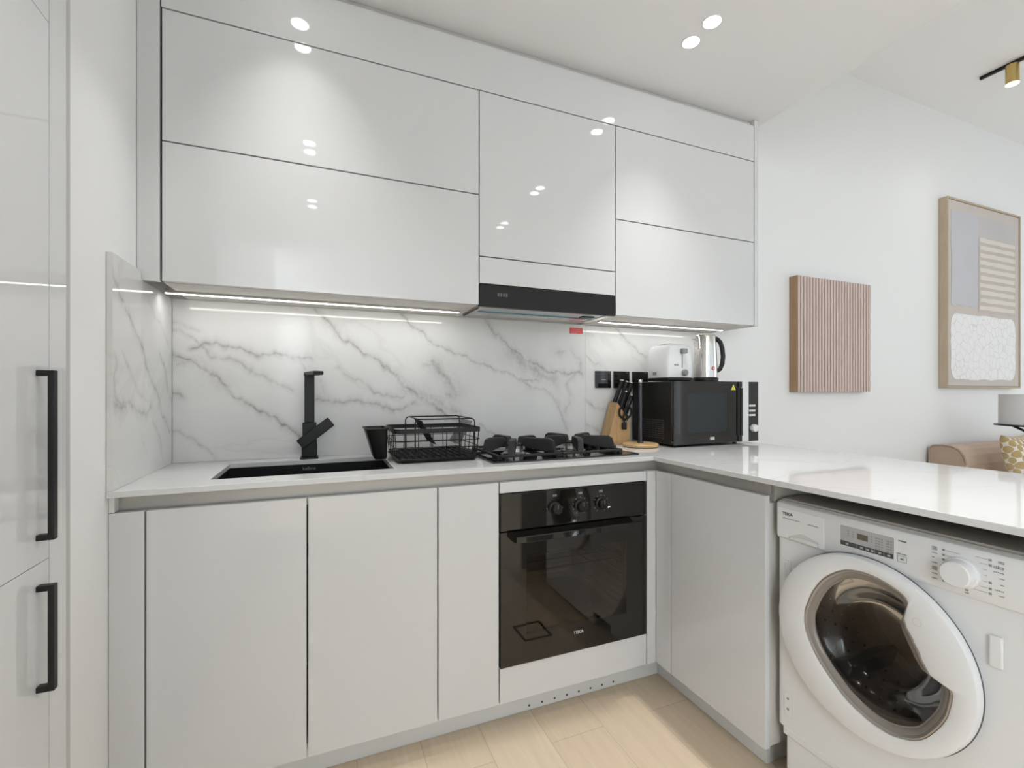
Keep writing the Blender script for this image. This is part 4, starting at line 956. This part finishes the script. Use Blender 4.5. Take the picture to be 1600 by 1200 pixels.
for nm, r in (('hinge_cover', (.466, .487, .605, .667)),):
    b = MB(); b.box(WXF-.006, WXF-.0003, *r); b.build(nm, M['white_plastic'], wm, .003)
b = MB(); b.box(WXF-.0035, WXF-.0003, .905, .928, .610, .667)
for k in range(3): b.box(WXF-.0050, WXF-.0035, .910+k*.006, .913+k*.006, .617, .660)
b.build('hinge_cover', M['white_plastic'], wm, .001)
b = MB(); b.box(WXF-.0025, WXF-.0003, .903, .926, .225, .292); b.build('lower_catch', M['white_plastic'], wm, .001)
for z in (.247, .276): MB().lathe((WXF-.0026, .914, z), [(.0035, 0), (.0035, -.0006)], 12, 'X').build('catch_screw', M['greyprint'], wm)

# ------------------------------------------------------------------ tall cabinet on the left
XTf = -.404
tc = thing('tall_cabinet', (-.75, 0, 0), 'tall glossy white cabinet at the left edge with black bar handles', 'cabinet')
B(-1.14, XTf-D-.003, -1.5, 1.016, .1, KC-.003).build('body', M['lacquer_matt'], tc)
B(-1.14, XTf-.06, -1.5, 1.012, .001, .098).build('plinth', M['plinth'], tc)
hs = {1: (.917, 1.178), 0: (.685, .848)}
for col, (ya, yb) in enumerate(((.363, .963), (-.237, .361), (-.837, -.239), (-1.5, -.839))):
    for zi, (z0, z1) in enumerate(((.103, .8795), (.8805, 1.7325), (1.7335, KC-.006))):
        dd = B(XTf-D, XTf, ya+.001, yb-.001, z0, z1).build('door', M['lacquer'], tc, .0008)
        if zi in hs and col in (0, 2):
            h0, h1 = hs[zi]; m = MB(); yn, yf = .924+ (0 if col == 0 else -1.2), .936+(0 if col == 0 else -1.2)
            m.box(XTf+.014, XTf+.022, yn, yf, h0, h1); m.box(XTf+.0003, XTf+.014, yn, yf, h1-.009, h1); m.box(XTf+.0003, XTf+.014, yn, yf, h0, h0+.009)
            m.build('bar_handle', M['black'], dd, .001)
B(XTf-D, XTf, .965, 1.016, .103, KC-.006).build('side_strip', M['lacquer'], tc, .0008)
B(XTf-.060, XTf-.0003, 1.0165, 1.0295, .003, KC-.003).build('gap_shade_strip', mat('grey_gap_shade', (.5, .495, .485), .6), tc)  # grey strip added in the gap, its shade painted as colour

# ------------------------------------------------------------------ living room: wall art
pn = thing('slatted_wall_panel', (2.917, YW+.01, 1.147), 'square vertical-slatted dusty pink wooden wall panel beside the cupboards', 'wall art')
B(2.577, 3.262, 1.885, WALL-.0006, 1.147, 1.831).build('backing', [M['slatback']], pn)
B(2.5735, 2.5765, 1.868, WALL-.0006, 1.147, 1.831).build('side_edge', M['slatside'], pn)
ns = 26; w = (3.262-2.577)/ns
for k in range(ns): B(2.577+k*w+.0015, 2.577+(k+1)*w-.0085, 1.868, 1.8848, 1.147, 1.831).build('slat', M['slat'], pn)
art = thing('framed_painting', (4.63, YW, 1.176), 'large framed abstract painting in greys, pink and white on the living room wall', 'wall art')
ax0, ax1, az0, az1, ay = 4.118, 5.145, 1.176, 2.545, 1.866
b = MB(); b.box(ax0, ax0+.014, ay, WALL-.0006, az0, az1); b.box(ax1-.014, ax1, ay, WALL-.0006, az0, az1); b.box(ax0+.014, ax1-.014, ay, WALL-.0006, az0, az0+.014); b.box(ax0+.014, ax1-.014, ay, WALL-.0006, az1-.014, az1)
b.build('frame', M['artframe'], art, .001)
canv = noise_var(mat('beige_canvas', (.60, .54, .50), .8), 3, .07, .1, 300)
cv = B(ax0+.016, ax1-.016, ay+.007, ay+.030, az0+.016, az1-.016).build('canvas', canv, art)
W_, H_ = ax1-ax0, az1-az0; yy = ay+.0068
def px(u): return ax0+u*W_
def pz_(v): return az1-v*H_
def blob(u0, u1, v0, v1, m_, name, r=.0, wob=.004, y=yy, n=8):
    P = []; rs = random.Random(int(u0*1000+v0*777))
    cs = [(u1-r, v0+r, -90), (u1-r, v1-r, 0), (u0+r, v1-r, 90), (u0+r, v0+r, 180)]
    Q = []
    for cx, cy, a0 in cs:
        for k in range(n+1):
            a = math.radians(a0+90*k/n); Q.append((cx+max(r, .001)*math.cos(a), cy+max(r, .001)*math.sin(a)))
    out = []
    for i, (a, b_) in enumerate(Q):
        a2, b2 = Q[(i+1) % len(Q)]; out.append((a, b_)); d_ = math.hypot(a2-a, b2-b_)
        if d_ > .06:
            for t_ in range(1, 8): out.append((a+(a2-a)*t_/8+rs.uniform(-wob, wob), b_+(b2-b_)*t_/8+rs.uniform(-wob, wob)))
    MB().prism([(px(u), pz_(v)) for u, v in out], lambda x, z, yv: (x, yv, z), y-.0008, y).build(name, m_, cv)
lil = noise_var(mat('lilac_grey_paint', (.56, .555, .585), .8), 2, .1, .2, 120)
blob(.055, .93, .065, .205, noise_var(mat('warm_grey_paint', (.55, .53, .53), .8), 3, .08, .2, 100), 'grey_block', wob=.006)
blob(.055, .40, .065, .56, lil, 'lilac_block', wob=.008, y=yy-.0009)
cream = noise_var(mat('cream_paint', (.72, .67, .60), .8), 4, .06, .2, 120); taupe = noise_var(mat('taupe_paint', (.56, .50, .45), .8), 4, .08, .2, 120)
blob(.41, .93, .175, .585, taupe, 'taupe_ground', wob=.003, y=yy-.0009)
for k in range(10): 
    v = .178+k*.0412; blob(.425+.004*(k % 3), .925-.006*(k % 2), v, v+.021, cream, 'cream_stripe', wob=.0022, y=yy-.0018)
wp = mat('white_crackle_paint', (.84, .83, .83), .7); nt = wp.node_tree
tcn = N(wp, 'ShaderNodeTexCoord'); vo = N(wp, 'ShaderNodeTexVoronoi', feature='DISTANCE_TO_EDGE'); vo.inputs['Scale'].default_value = 15
mr = N(wp, 'ShaderNodeMapRange'); mr.inputs[1].default_value = 0; mr.inputs[2].default_value = .045; mx = N(wp, 'ShaderNodeMix', data_type='RGBA')
mx.inputs[6].default_value = (.66, .65, .65, 1); mx.inputs[7].default_value = (.86, .85, .85, 1)
nt.links.new(tcn.outputs['Object'], vo.inputs['Vector']); nt.links.new(vo.outputs['Distance'], mr.inputs[0]); nt.links.new(mr.outputs[0], mx.inputs[0]); nt.links.new(mx.outputs[2], nt.nodes['Principled BSDF'].inputs['Base Color'])
blob(.05, .93, .605, .955, wp, 'white_blob', r=.07, wob=.004, y=yy-.0009)

# ------------------------------------------------------------------ sofa, cushions, drum lamp
sf = thing('sofa', (5.0, 1.4, 0), 'tan velvet sofa against the living room wall behind the peninsula', 'sofa')
prof = [(1.895, .30), (1.895, .755), (1.875, .772), (1.82, .780), (1.77, .775), (1.73, .755), (1.705, .72), (1.69, .66), (1.675, .30)]
MB().prism(prof, lambda y, z, x: (x, y, z), 3.955, 6.1).build('backrest', M['sofa'], sf, .012, 3)
MB().tube([(3.955, y, z) for y, z in prof[:-1]], .006, 8).build('piping', M['sofa_shaded'], sf, smooth=True)
MB().prism([(y, z) for y, z in [(1.888, .31), (1.888, .75), (1.872, .765), (1.82, .773), (1.772, .768), (1.735, .75), (1.712, .718), (1.698, .66), (1.683, .31)]], lambda y, z, x: (x, y, z), 3.9495, 3.9545).build('shaded_end', M['sofa_shaded'], sf)  # darker sheet over the sofa end, carries its painted shade
b = MB(); b.box(3.96, 6.1, .95, 1.67, .10, .30); b.build('seat_base', M['sofa_shaded'], sf, .02, 3)
for k in (0, 1): B(4.12+k*.89, 4.995+k*.89, .93, 1.665, .302, .46).build('seat_cushion', M['sofa'], sf, .04, 4)
B(3.96, 4.11, .93, 1.665, .302, .455).build('armrest', M['sofa'], sf, .05, 4)
for x in (3.98, 6.04):
    for y in (1.0, 1.85): MB().lathe((x, y, .0005), [(.014, 0), (.024, .099 if y < 1.5 else .297)], 12).build('leg', M['blackplastic'], sf, smooth=True)
def pillow(name, c, w, h, t, rx, rz, m_, label):
    nu = 20; R = Matrix.Translation(c) @ Matrix.Rotation(rz, 4, 'Z') @ Matrix.Rotation(rx, 4, 'X')
    b = MB(); S = []
    for side in (1, -1):
        V = {}
        for i in range(nu+1):
            for j in range(nu+1):
                u, v = 2*i/nu-1, 2*j/nu-1
                edge = i in (0, nu) or j in (0, nu)
                if side == -1 and edge: V[i, j] = S[0][i, j]; continue
                k_ = 1-.10*(1-abs(v)**2)*abs(u)**3*0-.0
                pu = u*(1-.09*(1-v*v)); pv = v*(1-.09*(1-u*u))
                d_ = t/2*((1-u*u)*(1-v*v))**.42
                V[i, j] = b.bm.verts.new((pu*w/2, -side*d_, pv*h/2))
        S.append(V)
        for i in range(nu):
            for j in range(nu):
                q = [V[i, j], V[i+1, j], V[i+1, j+1], V[i, j+1]]; b._f(q if side == 1 else q[::-1])
    me = bpy.data.meshes.new(name); bmesh.ops.recalc_face_normals(b.bm, faces=b.bm.faces); b.bm.to_mesh(me); b.bm.free()
    for p in me.polygons: p.use_smooth = True
    me.materials.append(m_); o = bpy.data.objects.new(name, me); COL.objects.link(o); o.matrix_world = R
    return tag(o, label, 'cushion', 'cushions on the sofa')
# ochre oval honeycomb pattern
hp = mat('honeycomb_fabric', (.8, .76, .68), .85); nt = hp.node_tree; L = nt.links.new
tcn = N(hp, 'ShaderNodeTexCoord'); sp = N(hp, 'ShaderNodeSeparateXYZ'); L(tcn.outputs['Object'], sp.inputs[0])
def mth(op, a, b_=None):
    q = N(hp, 'ShaderNodeMath', operation=op)
    for k, v in enumerate((a, b_)):
        if v is None: continue
        if isinstance(v, (int, float)): q.inputs[k].default_value = v
        else: L(v, q.inputs[k])
    return q.outputs[0]
def lattice(ox, oy):
    u = mth('SUBTRACT', mth('WRAP', mth('ADD', mth('MULTIPLY', sp.outputs[0], 1/.075), ox), 1.), 0.)
    return u
def cell(off):
    a = mth('SUBTRACT', mth('FRACT', mth('ADD', mth('MULTIPLY', sp.outputs[0], 1/.046), off+20)), .5)
    c_ = mth('SUBTRACT', mth('FRACT', mth('ADD', mth('MULTIPLY', sp.outputs[2], 1/.070), off+20)), .5)
    a = mth('MULTIPLY', a, .046*1.15); c_ = mth('MULTIPLY', c_, .070*.80)
    return mth('SQRT', mth('ADD', mth('MULTIPLY', a, a), mth('MULTIPLY', c_, c_)))
dmin = mth('MINIMUM', cell(0.), cell(.5)); inside = mth('LESS_THAN', dmin, .0185)
nz = N(hp, 'ShaderNodeTexNoise'); nz.inputs['Scale'].default_value = 5; L(tcn.outputs['Object'], nz.inputs['Vector'])
oc = N(hp, 'ShaderNodeMix', data_type='RGBA'); oc.inputs[6].default_value = (.44, .29, .09, 1); oc.inputs[7].default_value = (.58, .47, .30, 1); L(nz.outputs[0], oc.inputs[0])
mx = N(hp, 'ShaderNodeMix', data_type='RGBA'); mx.inputs[6].default_value = (.80, .75, .67, 1); L(inside, mx.inputs[0]); L(oc.outputs[2], mx.inputs[7]); L(mx.outputs[2], nt.nodes['Principled BSDF'].inputs['Base Color'])
pillow('cushion', (4.215, 1.500, .680), .44, .40, .16, math.radians(-16), math.radians(4), hp, 'ochre and cream honeycomb patterned cushion on the tan sofa')
pillow('cushion', (4.80, 1.52, .700), .46, .44, .16, math.radians(-14), math.radians(-3), M['sofa'], 'plain tan cushion behind the patterned cushion')
lp = thing('drum_floor_lamp', (3.50, 1.20, 0), 'light grey drum on a black disc stand at the right edge of the photo', 'lamp')
lx, ly = 3.50, 1.20
MB().lathe((lx, ly, .973), [(.150, 0), (.150, .160)], 56).build('drum', M['shade'], lp, smooth=True)
MB().lathe((lx, ly, .965), [(.168, 0), (.168, .006)], 56).build('disc', M['black'], lp, smooth=True)
b = MB()
for a in (200, 320, 80):
    a = math.radians(a); pts = [(r*math.cos(a)+lx, r*math.sin(a)+ly, z) for r, z in ((.115, .964), (.10, .955), (.05, .93), (.018, .88), (.014, .5), (.02, .08), (.12, .0125))]; b.tube(pts, .007, 8)
b.build('stand', M['black'], lp, smooth=True)

# ------------------------------------------------------------------ track light
tk = thing('track_rail', (3.928, .3, LC), 'thin black ceiling track rail on the living room ceiling', 'track')
B(3.919, 3.937, -1.4, 1.612, LC-.018, LC-.0005).build('rail', M['black'], tk)
for yy_, lab in ((1.462, 'short brass cylinder spotlight hanging from the black ceiling track'), (.55, 'second brass cylinder spotlight on the track, outside the photo to the right')):
    sl = thing('track_spotlight', (3.928, yy_, LC-.02), lab, 'light', 'brass spotlights on the ceiling track')
    MB().lathe((3.928, yy_, LC-.135), [(.026, .001), (.031, 0), (.031, .115), (.026, .1155)], 40, cap0=False).build('housing', M['brass'], sl, smooth=True)
    MB().lathe((3.928, yy_, LC-.1365), [(.0, 0), (.0295, 0), (.0303, .001)], 40).build('diffuser', M['bulb'], sl, smooth=True)
    area('spot_beam', (3.928, yy_, LC-.14), (0, 0, 0), .06, .06, .5, (1, .985, .96), 'DISK', math.radians(120))
